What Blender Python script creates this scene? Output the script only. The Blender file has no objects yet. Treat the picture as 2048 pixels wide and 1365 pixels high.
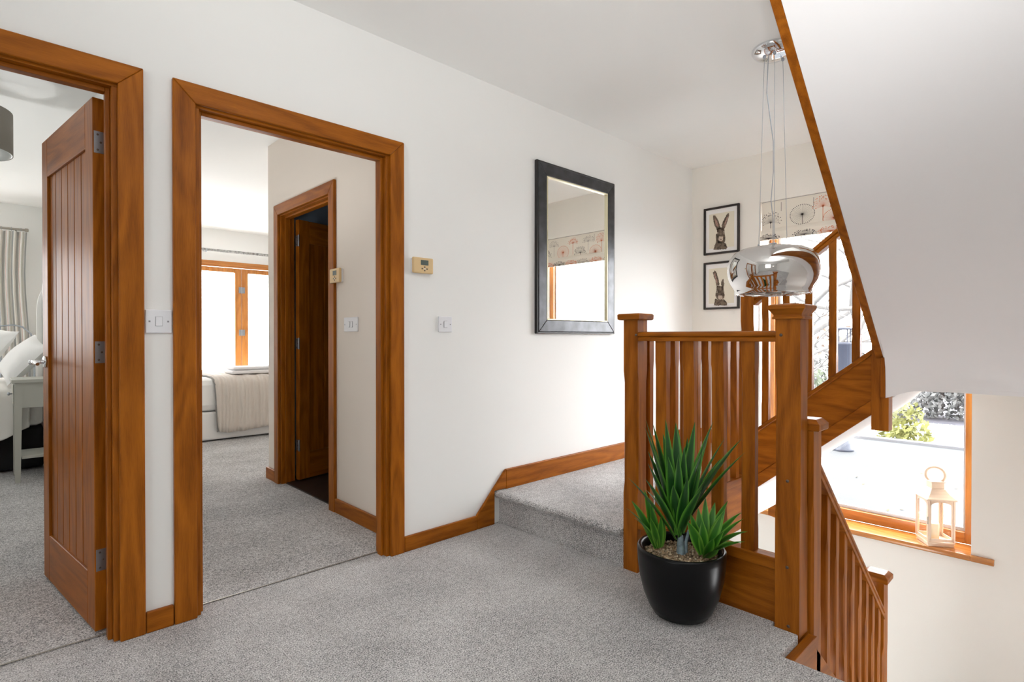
import bpy, bmesh, math, random
from math import sin, cos, pi, radians
from mathutils import Vector, Matrix

random.seed(7)
scene = bpy.context.scene
COL = scene.collection

# ------------------------------------------------------------------ materials
def new_mat(name):
    m = bpy.data.materials.new(name); m.use_nodes = True
    nt = m.node_tree
    for n in list(nt.nodes): nt.nodes.remove(n)
    out = nt.nodes.new('ShaderNodeOutputMaterial')
    return m, nt, out

def N(nt, t, **kw):
    n = nt.nodes.new(t)
    for k, v in kw.items(): setattr(n, k, v)
    return n

def principled(nt, out, col=(.8,.8,.8), rough=.5, metal=0, spec=.5, coat=0):
    b = N(nt, 'ShaderNodeBsdfPrincipled')
    b.inputs['Base Color'].default_value = (*col, 1)
    b.inputs['Roughness'].default_value = rough
    b.inputs['Metallic'].default_value = metal
    b.inputs['Specular IOR Level'].default_value = spec
    b.inputs['Coat Weight'].default_value = coat
    nt.links.new(b.outputs[0], out.inputs[0])
    return b

def simple(name, col, rough=.5, metal=0, spec=.5, coat=0, bump=0, bscale=200, var=0, vscale=8):
    m, nt, out = new_mat(name)
    b = principled(nt, out, col, rough, metal, spec, coat)
    tc = N(nt, 'ShaderNodeTexCoord')
    if bump:
        nz = N(nt, 'ShaderNodeTexNoise'); nz.inputs['Scale'].default_value = bscale; nz.inputs['Detail'].default_value = 3
        bp = N(nt, 'ShaderNodeBump'); bp.inputs['Strength'].default_value = bump; bp.inputs['Distance'].default_value = .004
        nt.links.new(tc.outputs['Object'], nz.inputs['Vector']); nt.links.new(nz.outputs['Fac'], bp.inputs['Height'])
        nt.links.new(bp.outputs[0], b.inputs['Normal'])
    if var:
        nz = N(nt, 'ShaderNodeTexNoise'); nz.inputs['Scale'].default_value = vscale; nz.inputs['Detail'].default_value = 4
        rp = N(nt, 'ShaderNodeValToRGB')
        rp.color_ramp.elements[0].position = .3; rp.color_ramp.elements[1].position = .7
        rp.color_ramp.elements[0].color = (*[c*(1-var) for c in col], 1)
        rp.color_ramp.elements[1].color = (*[min(1, c*(1+var)) for c in col], 1)
        nt.links.new(tc.outputs['Object'], nz.inputs['Vector']); nt.links.new(nz.outputs['Fac'], rp.inputs[0])
        nt.links.new(rp.outputs[0], b.inputs['Base Color'])
    return m

def oak(name, axis, light=(.40,.124,.008), dark=(.185,.048,.002), rough=.38, spec=.17):
    """varnished oak with the grain running along one axis of the part"""
    m, nt, out = new_mat(name)
    b = principled(nt, out, light, rough, 0, spec, .02)
    b.inputs['Coat Roughness'].default_value = .25
    tc = N(nt, 'ShaderNodeTexCoord'); oi = N(nt, 'ShaderNodeObjectInfo')
    mul = N(nt, 'ShaderNodeVectorMath', operation='SCALE'); mul.inputs[0].default_value = (17, 23, 31)
    nt.links.new(oi.outputs['Random'], mul.inputs['Scale'])
    add = N(nt, 'ShaderNodeVectorMath', operation='ADD')
    nt.links.new(tc.outputs['Object'], add.inputs[0]); nt.links.new(mul.outputs[0], add.inputs[1])
    def mapped(al, ac):
        mp = N(nt, 'ShaderNodeMapping'); s = [ac]*3; s['xyz'.index(axis)] = al
        mp.inputs['Scale'].default_value = s
        nt.links.new(add.outputs[0], mp.inputs['Vector']); return mp
    # growth rings: contour lines of a stretched noise
    n1 = N(nt, 'ShaderNodeTexNoise'); n1.inputs['Scale'].default_value = 1; n1.inputs['Detail'].default_value = 1.5
    nt.links.new(mapped(1.1, 7.5).outputs[0], n1.inputs['Vector'])
    mm = N(nt, 'ShaderNodeMath', operation='MULTIPLY'); mm.inputs[1].default_value = 50
    nt.links.new(n1.outputs['Fac'], mm.inputs[0])
    sn = N(nt, 'ShaderNodeMath', operation='SINE'); nt.links.new(mm.outputs[0], sn.inputs[0])
    mr = N(nt, 'ShaderNodeMapRange'); mr.inputs['From Min'].default_value = -1; nt.links.new(sn.outputs[0], mr.inputs['Value'])
    # long streaks and short pores
    n2 = N(nt, 'ShaderNodeTexNoise'); n2.inputs['Scale'].default_value = 1; n2.inputs['Detail'].default_value = 5
    nt.links.new(mapped(1.6, 34).outputs[0], n2.inputs['Vector'])
    n3 = N(nt, 'ShaderNodeTexNoise'); n3.inputs['Scale'].default_value = 1; n3.inputs['Detail'].default_value = 2
    nt.links.new(mapped(22, 420).outputs[0], n3.inputs['Vector'])
    a1 = N(nt, 'ShaderNodeMath', operation='MULTIPLY_ADD'); a1.inputs[1].default_value = .17
    nt.links.new(mr.outputs[0], a1.inputs[0])
    a2 = N(nt, 'ShaderNodeMath', operation='MULTIPLY'); a2.inputs[1].default_value = .62
    nt.links.new(n2.outputs['Fac'], a2.inputs[0]); nt.links.new(a2.outputs[0], a1.inputs[2])
    a3 = N(nt, 'ShaderNodeMath', operation='MULTIPLY_ADD'); a3.inputs[1].default_value = .35
    nt.links.new(n3.outputs['Fac'], a3.inputs[0]); nt.links.new(a1.outputs[0], a3.inputs[2])
    rp = N(nt, 'ShaderNodeValToRGB')
    rp.color_ramp.elements[0].position = .34; rp.color_ramp.elements[1].position = .78
    rp.color_ramp.elements[0].color = (*dark, 1); rp.color_ramp.elements[1].color = (*light, 1)
    nt.links.new(a3.outputs[0], rp.inputs[0])
    nt.links.new(rp.outputs[0], b.inputs['Base Color'])
    bp = N(nt, 'ShaderNodeBump'); bp.inputs['Strength'].default_value = .12; bp.inputs['Distance'].default_value = .002
    nt.links.new(a3.outputs[0], bp.inputs['Height']); nt.links.new(bp.outputs[0], b.inputs['Normal'])
    return m

OX, OY, OZ = oak('oak_grain_along_x', 'x'), oak('oak_grain_along_y', 'y'), oak('oak_grain_along_z', 'z')
WINOAK = dict(light=(.60,.25,.06), dark=(.40,.14,.03), rough=.18, spec=.6)
WY, WZ, WX = oak('window_oak_y','y',**WINOAK), oak('window_oak_z','z',**WINOAK), oak('window_oak_x','x',**WINOAK)

def carpet_mat():
    m, nt, out = new_mat('grey_twist_carpet')
    b = principled(nt, out, (.3,.3,.3), .95, 0, .1)
    b.inputs['Sheen Weight'].default_value = .25
    tc = N(nt, 'ShaderNodeTexCoord')
    n1 = N(nt, 'ShaderNodeTexNoise'); n1.inputs['Scale'].default_value = 210; n1.inputs['Detail'].default_value = 2.5
    n2 = N(nt, 'ShaderNodeTexNoise'); n2.inputs['Scale'].default_value = 3.2; n2.inputs['Detail'].default_value = 3
    n3 = N(nt, 'ShaderNodeTexNoise'); n3.inputs['Scale'].default_value = 45; n3.inputs['Detail'].default_value = 3
    for n in (n1, n2, n3): nt.links.new(tc.outputs['Object'], n.inputs['Vector'])
    a = N(nt, 'ShaderNodeMath', operation='MULTIPLY_ADD'); a.inputs[1].default_value = .18
    nt.links.new(n2.outputs['Fac'], a.inputs[0]); nt.links.new(n1.outputs['Fac'], a.inputs[2])
    a2 = N(nt, 'ShaderNodeMath', operation='MULTIPLY_ADD'); a2.inputs[1].default_value = .22
    nt.links.new(n3.outputs['Fac'], a2.inputs[0]); nt.links.new(a.outputs[0], a2.inputs[2])
    rp = N(nt, 'ShaderNodeValToRGB')
    rp.color_ramp.elements[0].position = .54; rp.color_ramp.elements[1].position = .88
    rp.color_ramp.elements[0].color = (.13,.128,.130,1); rp.color_ramp.elements[1].color = (.85,.835,.83,1)
    nt.links.new(a2.outputs[0], rp.inputs[0]); nt.links.new(rp.outputs[0], b.inputs['Base Color'])
    bp = N(nt, 'ShaderNodeBump'); bp.inputs['Strength'].default_value = .8; bp.inputs['Distance'].default_value = .006
    nt.links.new(a2.outputs[0], bp.inputs['Height']); nt.links.new(bp.outputs[0], b.inputs['Normal'])
    return m
CARPET = carpet_mat()
WALL = simple('white_emulsion', (.85,.853,.835), .9, spec=.15, bump=.03, bscale=120)
CREAM = simple('warm_white_emulsion', (.86,.835,.775), .9, spec=.15, bump=.03, bscale=120)
CEIL = simple('ceiling_white', (.87,.873,.855), .95, spec=.1)
SOFF = simple('soffit_white', (.88,.872,.875), .95, spec=.1)
PLASTIC = simple('white_plastic', (.78,.79,.82), .3)
GREYLINE = simple('grey_detail', (.25,.25,.27), .5)
TAN = simple('beige_plastic', (.72,.52,.27), .45)
LCD = simple('grey_green_display', (.10,.13,.12), .25)
BUTTON = simple('dark_button', (.10,.07,.05), .5)
STEEL = simple('brushed_steel', (.36,.39,.43), .38, .9, bump=.02)
CHROME = simple('chrome', (.80,.81,.83), .06, 1)
SILVER = simple('mirror_silver', (.93,.94,.92), .01, 1)
FRAME = simple('pewter_black_frame', (.055,.057,.062), .33, .55, bump=.08, bscale=60, var=.35, vscale=14)
FRAMEDGE = simple('black_frame_edge', (.012,.011,.012), .4)
BEAD = simple('pale_gilt_bead', (.66,.60,.42), .3, .5)
PICFRAME = simple('dark_brown_frame', (.022,.015,.012), .4)
MOUNT = simple('white_mount', (.86,.85,.83), .9)
PAPER = simple('cream_paper', (.76,.71,.58), .9)
FUR = simple('painted_hare_fur', (.13,.098,.07), .9, var=.75, vscale=55)
FURP = simple('painted_ear_pink', (.36,.23,.18), .9, var=.35, vscale=70)
FURL = simple('painted_muzzle', (.55,.45,.36), .9, var=.3, vscale=80)
INK = simple('painted_dark', (.03,.022,.018), .9)
FABRIC = simple('cream_blind_fabric', (.80,.755,.66), .9, bump=.15, bscale=500)
PRINTG = simple('grey_print', (.09,.075,.07), .9)
PRINTL = simple('pale_grey_print', (.40,.36,.32), .9)
PRINTO = simple('orange_print', (.72,.22,.10), .9)
POT = simple('black_glaze', (.004,.004,.0045), .30, spec=.2)
GRAVEL = simple('brown_gravel', (.30,.215,.13), .8, var=.6, vscale=35)
GRAVEL2 = simple('pale_gravel', (.48,.40,.28), .8, var=.4, vscale=30)
STEM = simple('blue_grey_stem', (.20,.27,.30), .7, var=.3, vscale=60)
LANTERN = simple('cream_painted_metal', (.80,.62,.47), .35, .25)
CANDLE = simple('ivory_wax', (.85,.76,.55), .5)
BLACKF = simple('black_fabric', (.008,.008,.009), .9)
LINEN = simple('white_linen', (.83,.81,.77), .9, bump=.25, bscale=9)
LINENC = simple('crisp_white_cotton', (.86,.86,.85), .9, bump=.1, bscale=14)
GREYWOOD = simple('grey_green_paint', (.47,.47,.42), .55)
SHADE = simple('taupe_lampshade', (.27,.245,.21), .85, bump=.1, bscale=400)
SHADEIN = simple('silver_shade_lining', (.30,.31,.29), .4, .4)
BATHW = simple('blue_grey_tile', (.33,.42,.52), .4)
BATHF = simple('dark_tile', (.025,.018,.017), .35)
BRASS = simple('dull_metal_strip', (.40,.37,.32), .4, .8)
WHITEP = simple('white_gloss', (.85,.85,.84), .35)
TOWEL = simple('white_towel', (.84,.84,.86), .95, bump=.3, bscale=150)
ROOF = simple('grey_roof_felt', (.049,.053,.056), .9, var=.18, vscale=1.5, bump=.2, bscale=90)
LEAFDRY = simple('fallen_leaf', (.22,.17,.05), .8)
BARK = simple('grey_bark', (.17,.165,.16), .9)
YELLOWF = simple('yellow_green_foliage', (.16,.165,.05), .9, var=.4, vscale=4)
GREENF = simple('pale_green_foliage', (.10,.12,.08), .9, var=.4, vscale=2)
REED = simple('grey_scrub', (.15,.15,.145), .9, var=.3, vscale=3)
AUTUMN = simple('rust_foliage', (.26,.20,.16), .9, var=.4, vscale=3)
COWL = simple('slate_blue_metal', (.035,.042,.065), .5)
WATER = simple('pond_water', (.25,.28,.30), .06, spec=.8, bump=.05, bscale=2)
BANKM = simple('muddy_bank', (.10,.10,.12), .9, var=.4, vscale=1)

def glass_mat(name, refl=.06, tint=(1,1,1)):
    m, nt, out = new_mat(name)
    t = N(nt, 'ShaderNodeBsdfTransparent'); t.inputs[0].default_value = (*tint, 1)
    g = N(nt, 'ShaderNodeBsdfGlossy'); g.inputs['Roughness'].default_value = .01
    mx = N(nt, 'ShaderNodeMixShader')
    fr = N(nt, 'ShaderNodeLayerWeight'); fr.inputs['Blend'].default_value = .5
    pw = N(nt, 'ShaderNodeMath', operation='POWER'); pw.inputs[1].default_value = 5; nt.links.new(fr.outputs['Facing'], pw.inputs[0])
    ma = N(nt, 'ShaderNodeMath', operation='MULTIPLY_ADD'); ma.inputs[1].default_value = .7; ma.inputs[2].default_value = .03
    nt.links.new(pw.outputs[0], ma.inputs[0]); nt.links.new(ma.outputs[0], mx.inputs[0])
    nt.links.new(t.outputs[0], mx.inputs[1]); nt.links.new(g.outputs[0], mx.inputs[2])
    nt.links.new(mx.outputs[0], out.inputs[0]); return m
GLASS = glass_mat('clear_glass', .12)
def smoke_mirror():
    m, nt, out = new_mat('mirrored_glass')
    t = N(nt, 'ShaderNodeBsdfTransparent'); t.inputs[0].default_value = (.8,.78,.75,1)
    g = N(nt, 'ShaderNodeBsdfGlossy'); g.inputs['Roughness'].default_value = .015; g.inputs[0].default_value = (.80,.79,.78,1)
    mx = N(nt, 'ShaderNodeMixShader'); mx.inputs[0].default_value = .84
    nt.links.new(t.outputs[0], mx.inputs[1]); nt.links.new(g.outputs[0], mx.inputs[2]); nt.links.new(mx.outputs[0], out.inputs[0])
    return m
SMOKE = smoke_mirror()

def leaf_mat(name, c0, c1):
    """green blade, paler towards its edges (edge distance is baked in the UV map)"""
    m, nt, out = new_mat(name)
    b = principled(nt, out, c0, .32, 0, .5)
    uv = N(nt, 'ShaderNodeUVMap'); sp = N(nt, 'ShaderNodeSeparateXYZ'); nt.links.new(uv.outputs[0], sp.inputs[0])
    rp = N(nt, 'ShaderNodeValToRGB'); rp.color_ramp.elements[0].position = .45; rp.color_ramp.elements[1].position = 1
    rp.color_ramp.elements[0].color = (*c0, 1); rp.color_ramp.elements[1].color = (*c1, 1)
    nt.links.new(sp.outputs['X'], rp.inputs[0]); nt.links.new(rp.outputs[0], b.inputs['Base Color'])
    return m
LEAFD = leaf_mat('dark_green_blade', (.010,.066,.010), (.11,.34,.032))
LEAFL = leaf_mat('bright_green_blade', (.030,.15,.012), (.17,.42,.045))

def stripes_mat():
    m, nt, out = new_mat('striped_curtain')
    b = principled(nt, out, (.8,.8,.8), .9, 0, .1)
    uv = N(nt, 'ShaderNodeUVMap'); sp = N(nt, 'ShaderNodeSeparateXYZ'); nt.links.new(uv.outputs[0], sp.inputs[0])
    ml = N(nt, 'ShaderNodeMath', operation='MULTIPLY'); ml.inputs[1].default_value = 5
    fr = N(nt, 'ShaderNodeMath', operation='FRACT')
    nt.links.new(sp.outputs['X'], ml.inputs[0]); nt.links.new(ml.outputs[0], fr.inputs[0])
    rp = N(nt, 'ShaderNodeValToRGB'); rp.color_ramp.interpolation = 'CONSTANT'
    stops = [(0,(.80,.78,.72)),(.22,(.58,.57,.55)),(.40,(.80,.78,.74)),(.48,(.58,.33,.30)),(.51,(.80,.78,.74)),(.66,(.64,.62,.54)),(.78,(.83,.81,.78)),(.90,(.48,.49,.50))]
    e = rp.color_ramp.elements
    e[0].position = 0; e[0].color = (*stops[0][1],1); e[1].position = stops[1][0]; e[1].color = (*stops[1][1],1)
    for p, c in stops[2:]:
        x = e.new(p); x.color = (*c,1)
    nt.links.new(fr.outputs[0], rp.inputs[0]); nt.links.new(rp.outputs[0], b.inputs['Base Color'])
    return m
STRIPES = stripes_mat()

def weave_mat():
    m, nt, out = new_mat('white_cane_weave')
    b = principled(nt, out, (.7,.7,.68), .8)
    tc = N(nt, 'ShaderNodeTexCoord')
    br = N(nt, 'ShaderNodeTexBrick'); br.inputs['Scale'].default_value = 22
    br.inputs['Color1'].default_value = (.62,.62,.58,1); br.inputs['Color2'].default_value = (.45,.45,.42,1); br.inputs['Mortar'].default_value = (.78,.77,.73,1)
    br.inputs['Mortar Size'].default_value = .035; br.inputs['Brick Width'].default_value = .6; br.inputs['Row Height'].default_value = .35
    mp = N(nt, 'ShaderNodeMapping'); mp.inputs['Rotation'].default_value = (0, radians(90), radians(90))
    nt.links.new(tc.outputs['Object'], mp.inputs[0]); nt.links.new(mp.outputs[0], br.inputs['Vector'])
    nt.links.new(br.outputs['Color'], b.inputs['Base Color'])
    return m
CANE = weave_mat()

def quilt_mat():
    m, nt, out = new_mat('crinkled_quilt')
    b = principled(nt, out, (.70,.64,.58), .9, 0, .15)
    tc = N(nt, 'ShaderNodeTexCoord')
    wv = N(nt, 'ShaderNodeTexWave'); wv.bands_direction = 'X'; wv.inputs['Scale'].default_value = 4.2; wv.inputs['Distortion'].default_value = 2.2
    wv.inputs['Detail'].default_value = 3; wv.inputs['Detail Scale'].default_value = 1.6
    mp = N(nt, 'ShaderNodeMapping'); mp.inputs['Scale'].default_value = (1,.35,.35)
    nt.links.new(tc.outputs['Object'], mp.inputs[0]); nt.links.new(mp.outputs[0], wv.inputs[0])
    nz = N(nt, 'ShaderNodeTexNoise'); nz.inputs['Scale'].default_value = 26; nz.inputs['Detail'].default_value = 4
    mp2 = N(nt, 'ShaderNodeMapping'); mp2.inputs['Scale'].default_value = (1.6,.5,.5)
    nt.links.new(tc.outputs['Object'], mp2.inputs[0]); nt.links.new(mp2.outputs[0], nz.inputs[0])
    ad = N(nt, 'ShaderNodeMath', operation='MULTIPLY_ADD'); ad.inputs[1].default_value = .8
    nt.links.new(nz.outputs['Fac'], ad.inputs[0]); nt.links.new(wv.outputs['Fac'], ad.inputs[2])
    bp = N(nt, 'ShaderNodeBump'); bp.inputs['Strength'].default_value = .7; bp.inputs['Distance'].default_value = .03
    nt.links.new(ad.outputs[0], bp.inputs['Height']); nt.links.new(bp.outputs[0], b.inputs['Normal'])
    return m
QUILT = quilt_mat()

# ------------------------------------------------------------------ mesh helpers
class MB:
    """collects shapes (scene coordinates) that become ONE mesh object"""
    def __init__(s): s.v = []; s.f = []; s.m = []; s.uv = {}; s.smooth = []
    def add(s, vs, fs, mi=0, smooth=False):
        o = len(s.v); s.v += [tuple(v) for v in vs]
        for f in fs: s.f.append([i+o for i in f]); s.m.append(mi); s.smooth.append(smooth)
        return o
    def box(s, x0, x1, y0, y1, z0, z1, mi=0):
        vs = [(x,y,z) for z in (z0,z1) for y in (y0,y1) for x in (x0,x1)]
        s.add(vs, [(0,2,3,1),(4,5,7,6),(0,1,5,4),(2,6,7,3),(0,4,6,2),(1,3,7,5)], mi); return s
    def prism(s, pts, axis, a, b, mi=0):
        """2-D outline pushed along an axis; outline in the other two axes, in x,y,z order"""
        n = len(pts)
        def mk(p, t):
            if axis == 'x': return (t, p[0], p[1])
            if axis == 'y': return (p[0], t, p[1])
            return (p[0], p[1], t)
        vs = [mk(p,a) for p in pts] + [mk(p,b) for p in pts]
        fs = [tuple(range(n))[::-1], tuple(range(n,2*n))] + [(i,(i+1)%n,(i+1)%n+n,i+n) for i in range(n)]
        s.add(vs, fs, mi); return s
    def sweep(s, prof, p0, p1, side, up=(0,0,1), mi=0, smooth=False):
        p0, p1, side, up = Vector(p0), Vector(p1), Vector(side), Vector(up)
        n = len(prof)
        vs = [p+side*u+up*w for p in (p0,p1) for u, w in prof]
        s.add(vs, [tuple(range(n))[::-1], tuple(range(n,2*n))], mi)
        s.add(vs, [(i,(i+1)%n,(i+1)%n+n,i+n) for i in range(n)], mi, smooth); return s
    def tube(s, pts, r, seg=8, mi=0, closed=False, cap=True):
        pts = [Vector(p) for p in pts]; n = len(pts); rs = r if isinstance(r,(list,tuple)) else [r]*n
        rings = []; prev = None
        for i, p in enumerate(pts):
            if closed: d = pts[(i+1)%n]-pts[i-1]
            else: d = pts[min(i+1,n-1)]-pts[max(i-1,0)]
            d.normalize()
            if prev is None:
                a = Vector((0,0,1)) if abs(d.z) < .9 else Vector((1,0,0)); u = d.cross(a).normalized()
            else: u = (prev-d*prev.dot(d)).normalized()
            prev = u; w = d.cross(u)
            rings.append([p+(u*cos(2*pi*k/seg)+w*sin(2*pi*k/seg))*rs[i] for k in range(seg)])
        vs = [v for rg in rings for v in rg]; fs = []
        for i in range(n if closed else n-1):
            j = (i+1)%n
            for k in range(seg): fs.append((i*seg+k, i*seg+(k+1)%seg, j*seg+(k+1)%seg, j*seg+k))
        s.add(vs, fs, mi, True)
        if cap and not closed:
            s.add(rings[0], [tuple(range(seg))[::-1]], mi); s.add(rings[-1], [tuple(range(seg))], mi)
        return s
    def lathe(s, prof, c, seg=40, mi=0, smooth=True, axis='z'):
        cx, cy, cz = c; vs = []; fs = []; n = len(prof)
        for k in range(seg):
            a = 2*pi*k/seg
            for r, h in prof:
                if axis == 'z': vs.append((cx+r*cos(a), cy+r*sin(a), cz+h))
                elif axis == 'x': vs.append((cx+h, cy+r*cos(a), cz+r*sin(a)))
                else: vs.append((cx+r*sin(a), cy+h, cz+r*cos(a)))
        for k in range(seg):
            k2 = (k+1)%seg
            for i in range(n-1): fs.append((k*n+i, k2*n+i, k2*n+i+1, k*n+i+1))
        s.add(vs, fs, mi, smooth); return s
    def sphere(s, c, r, mi=0, seg=10, rings=6):
        rx, ry, rz = r if isinstance(r,(tuple,list)) else (r,r,r)
        vs = []; fs = []
        for i in range(rings+1):
            t = pi*i/rings
            for k in range(seg): vs.append((c[0]+rx*sin(t)*cos(2*pi*k/seg), c[1]+ry*sin(t)*sin(2*pi*k/seg), c[2]+rz*cos(t)))
        for i in range(rings):
            for k in range(seg): fs.append((i*seg+k, (i+1)*seg+k, (i+1)*seg+(k+1)%seg, i*seg+(k+1)%seg))
        s.add(vs, fs, mi, True); return s
    def post(s, x0, x1, y0, y1, zb, zt, c0=None, c1=None, ch=.008, st=.05, mi=0):
        """square post with stop-chamfered corners between c0 and c1; zt/zb may be functions of x,y"""
        cb = zb if callable(zb) else (lambda x,y: zb); ct = zt if callable(zt) else (lambda x,y: zt)
        def ring(c, zf):
            c = max(c, .0006)
            p = [(x0+c,y0),(x1-c,y0),(x1,y0+c),(x1,y1-c),(x1-c,y1),(x0+c,y1),(x0,y1-c),(x0,y0+c)]
            return [(x,y,zf(x,y)) for x,y in p]
        rg = [ring(.001, cb)]
        if c0 is not None:
            rg += [ring(.001, lambda x,y: c0), ring(ch, lambda x,y: c0+st), ring(ch, lambda x,y: c1-st), ring(.001, lambda x,y: c1)]
        rg.append(ring(.001, ct))
        vs = [v for r_ in rg for v in r_]; fs = [tuple(range(8))[::-1], tuple(range(len(vs)-8, len(vs)))]
        for i in range(len(rg)-1):
            for k in range(8): fs.append((i*8+k, i*8+(k+1)%8, i*8+8+(k+1)%8, i*8+8+k))
        s.add(vs, fs, mi); return s

def obj(name, mb, mats, parent=None, base=None, bevel=0, sub=0, smooth=False):
    """link the shapes of mb as one mesh object; vertices are stored relative to the thing's base"""
    base = Vector(base) if base else (Vector(parent['_b']) if parent is not None else Vector((0,0,0)))
    me = bpy.data.meshes.new(name)
    me.from_pydata([Vector(v)-base for v in mb.v], [], mb.f)
    for m in (mats if isinstance(mats,(list,tuple)) else [mats]): me.materials.append(m)
    me.polygons.foreach_set('material_index', mb.m)
    me.polygons.foreach_set('use_smooth', [bool(x) or smooth for x in mb.smooth])
    if mb.uv:
        ul = me.uv_layers.new(name='UVMap')
        for l in me.loops: ul.data[l.index].uv = mb.uv.get(l.vertex_index, (0,0))
    bm = bmesh.new(); bm.from_mesh(me); bmesh.ops.recalc_face_normals(bm, faces=bm.faces); bm.to_mesh(me); bm.free()
    me.update()
    o = bpy.data.objects.new(name, me); COL.objects.link(o)
    if parent is not None: o.parent = parent
    else: o.location = base
    o['_b'] = tuple(base)
    if bevel:
        md = o.modifiers.new('edge', 'BEVEL'); md.width = bevel; md.segments = 2; md.limit_method = 'ANGLE'; md.angle_limit = radians(35)
    if sub:
        md = o.modifiers.new('round', 'SUBSURF'); md.levels = sub; md.render_levels = sub
    return o

def thing(name, label, cat, base, group=None, kind=None):
    o = bpy.data.objects.new(name, None); COL.objects.link(o); o.location = base; o.empty_display_size = .05
    o['_b'] = tuple(base)
    if kind: o['kind'] = kind
    if label: o['label'] = label; o['category'] = cat
    if group: o['group'] = group
    return o
def tag(o, label, cat, group=None):
    o['label'] = label; o['category'] = cat
    if group: o['group'] = group
    return o
def struct(name, mb, mats, **kw):
    o = obj(name, mb, mats, **kw); o['kind'] = 'structure'; return o

# ------------------------------------------------------------------ main dimensions (metres)
WY0, WT = 2.418, .10          # face and thickness of the wall with the doors
CH = 2.58                     # ceiling height
XF = 4.51                     # inner face of the window wall
BACKY = 8.27                  # far wall of both bedrooms
LAND = .19                    # height of the raised landing
STX = 1.98                    # edge of the floor at the stair going down

# ------------------------------------------------------------------ room shell
fl = MB()
fl.prism([(-3,-2.2),(STX,-2.2),(STX,.733),(2.165,.733),(2.165,.83),(2.20,.83),(2.20,2.418),(1.5,2.418),(1.5,2.5035),(-3,2.5035)], 'z', -.25, 0)
struct('floor', fl, CARPET, bevel=.007)
st = MB(); st.prism([(2.155,LAND-.02),(2.162,LAND-.004),(2.178,LAND),(XF,LAND),(XF,LAND-.02),(2.215,LAND-.02),(2.215,-.05),(2.20,-.05),(2.20,LAND-.045),(2.175,LAND-.04)], 'y', 1.522, WY0)
st.prism([(2.275,LAND),(XF,LAND),(XF,LAND-.02),(2.275,LAND-.02)], 'y', 1.475, 1.522)
sl_ = MB(); sl_.box(2.216,XF,1.523,WY0,-.05,LAND-.021); sl_.box(2.28,XF,1.476,1.523,-.05,LAND-.021)
struct('trim_landing_edge', sl_, SOFF)
struct('floor_landing', st, CARPET, bevel=.008)
fb = MB(); fb.box(-2.4,.55, 2.504,BACKY, -.25,.003)
struct('floor_bedroom', fb, CARPET)
fg = MB(); fg.box(.55,5.2, 2.504,BACKY, -.25,.003)
struct('floor_guest_bedroom', fg, CARPET)
lw = MB(); lw.box(.9,XF+.3,-.5,WY0,-2.8,-2.7)
struct('floor_lower', lw, CARPET)

D1 = (-.525, .335); D2 = (.600, 1.450); DH = 2.0     # the two doorways
wl = MB()
G = .013
for a, b in ((-3.1,D1[0]-G),(D1[1]+G,D2[0]-G),(D2[1]+G,XF+.3)): wl.box(a,b,WY0,WY0+WT,0,CH)
for a, b in (D1, D2): wl.box(a-G,b+G,WY0,WY0+WT,DH+G,CH)
wl.box(.9,XF+.3,WY0,WY0+WT,-2.7,-.25)
struct('wall_left', wl, WALL)

# window wall
WA, WB, WS, WTOP = .505, 1.828, -.30, 2.185
wf = MB()
wf.box(XF,XF+.3,WB,WY0,-2.7,CH); wf.box(XF,XF+.3,-.5,WA,-2.7,CH)
wf.box(XF,XF+.3,WA,WB,-2.7,WS); wf.box(XF,XF+.3,WA,WB,WTOP,CH)
struct('wall_far', wf, CREAM)

# stair side wall, hall end walls
wr = MB()
SWX0, SWX1, SWZ0, SWZ1 = 2.25, 3.50, -1.55, -.50      # added low window, out of view, lighting the stair from the side
wr.box(STX,SWX0,-.5,-.4,-2.7,4.6); wr.box(SWX1,XF,-.5,-.4,-2.7,4.6); wr.box(SWX0,SWX1,-.5,-.4,SWZ1,4.6); wr.box(SWX0,SWX1,-.5,-.4,-2.7,SWZ0); wr.box(.9,STX,-.5,-.4,-2.7,-.25); wr.box(STX,STX+.1,-2.2,-.5,-.25,CH); wr.box(-3.0,STX,-2.3,-2.2,-.25,CH)
struct('wall_right', wr, WALL)
lb = MB()                                # lower hall wall; its unglazed opening is added to let in daylight
lb.box(.9,1.0,-.4,.2,-2.7,-.25); lb.box(.9,1.0,1.6,WY0,-2.7,-.25); lb.box(.9,1.0,.2,1.6,-2.7,-2.0); lb.box(.9,1.0,.2,1.6,-.7,-.25)
struct('wall_lower_hall', lb, WALL)
wk = MB()
wk.box(-3.1,-3.0,-2.3,-.62,-.25,CH); wk.box(-3.1,-3.0,.82,WY0,-.25,CH); wk.box(-3.1,-3.0,-.62,.82,2.38,CH); wk.box(-3.1,-3.0,-.62,.82,-.25,1.0)
struct('wall_back', wk, WALL)
wf2 = MB(); 
for y in (-.62,.06,.74): wf2.box(-3.08,-3.02,y,y+.08,1.0,2.38)
wf2.box(-3.08,-3.02,-.62,.82,1.0,1.08); wf2.box(-3.08,-3.02,-.62,.82,2.30,2.38)
w2 = struct('fill_window_2', wf2, WZ)  # unseen window added so daylight fills the hall from behind the camera
g2 = MB(); g2.box(-3.053,-3.047,-.55,.75,1.07,2.31); obj('window_glass', g2, GLASS, w2)

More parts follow.
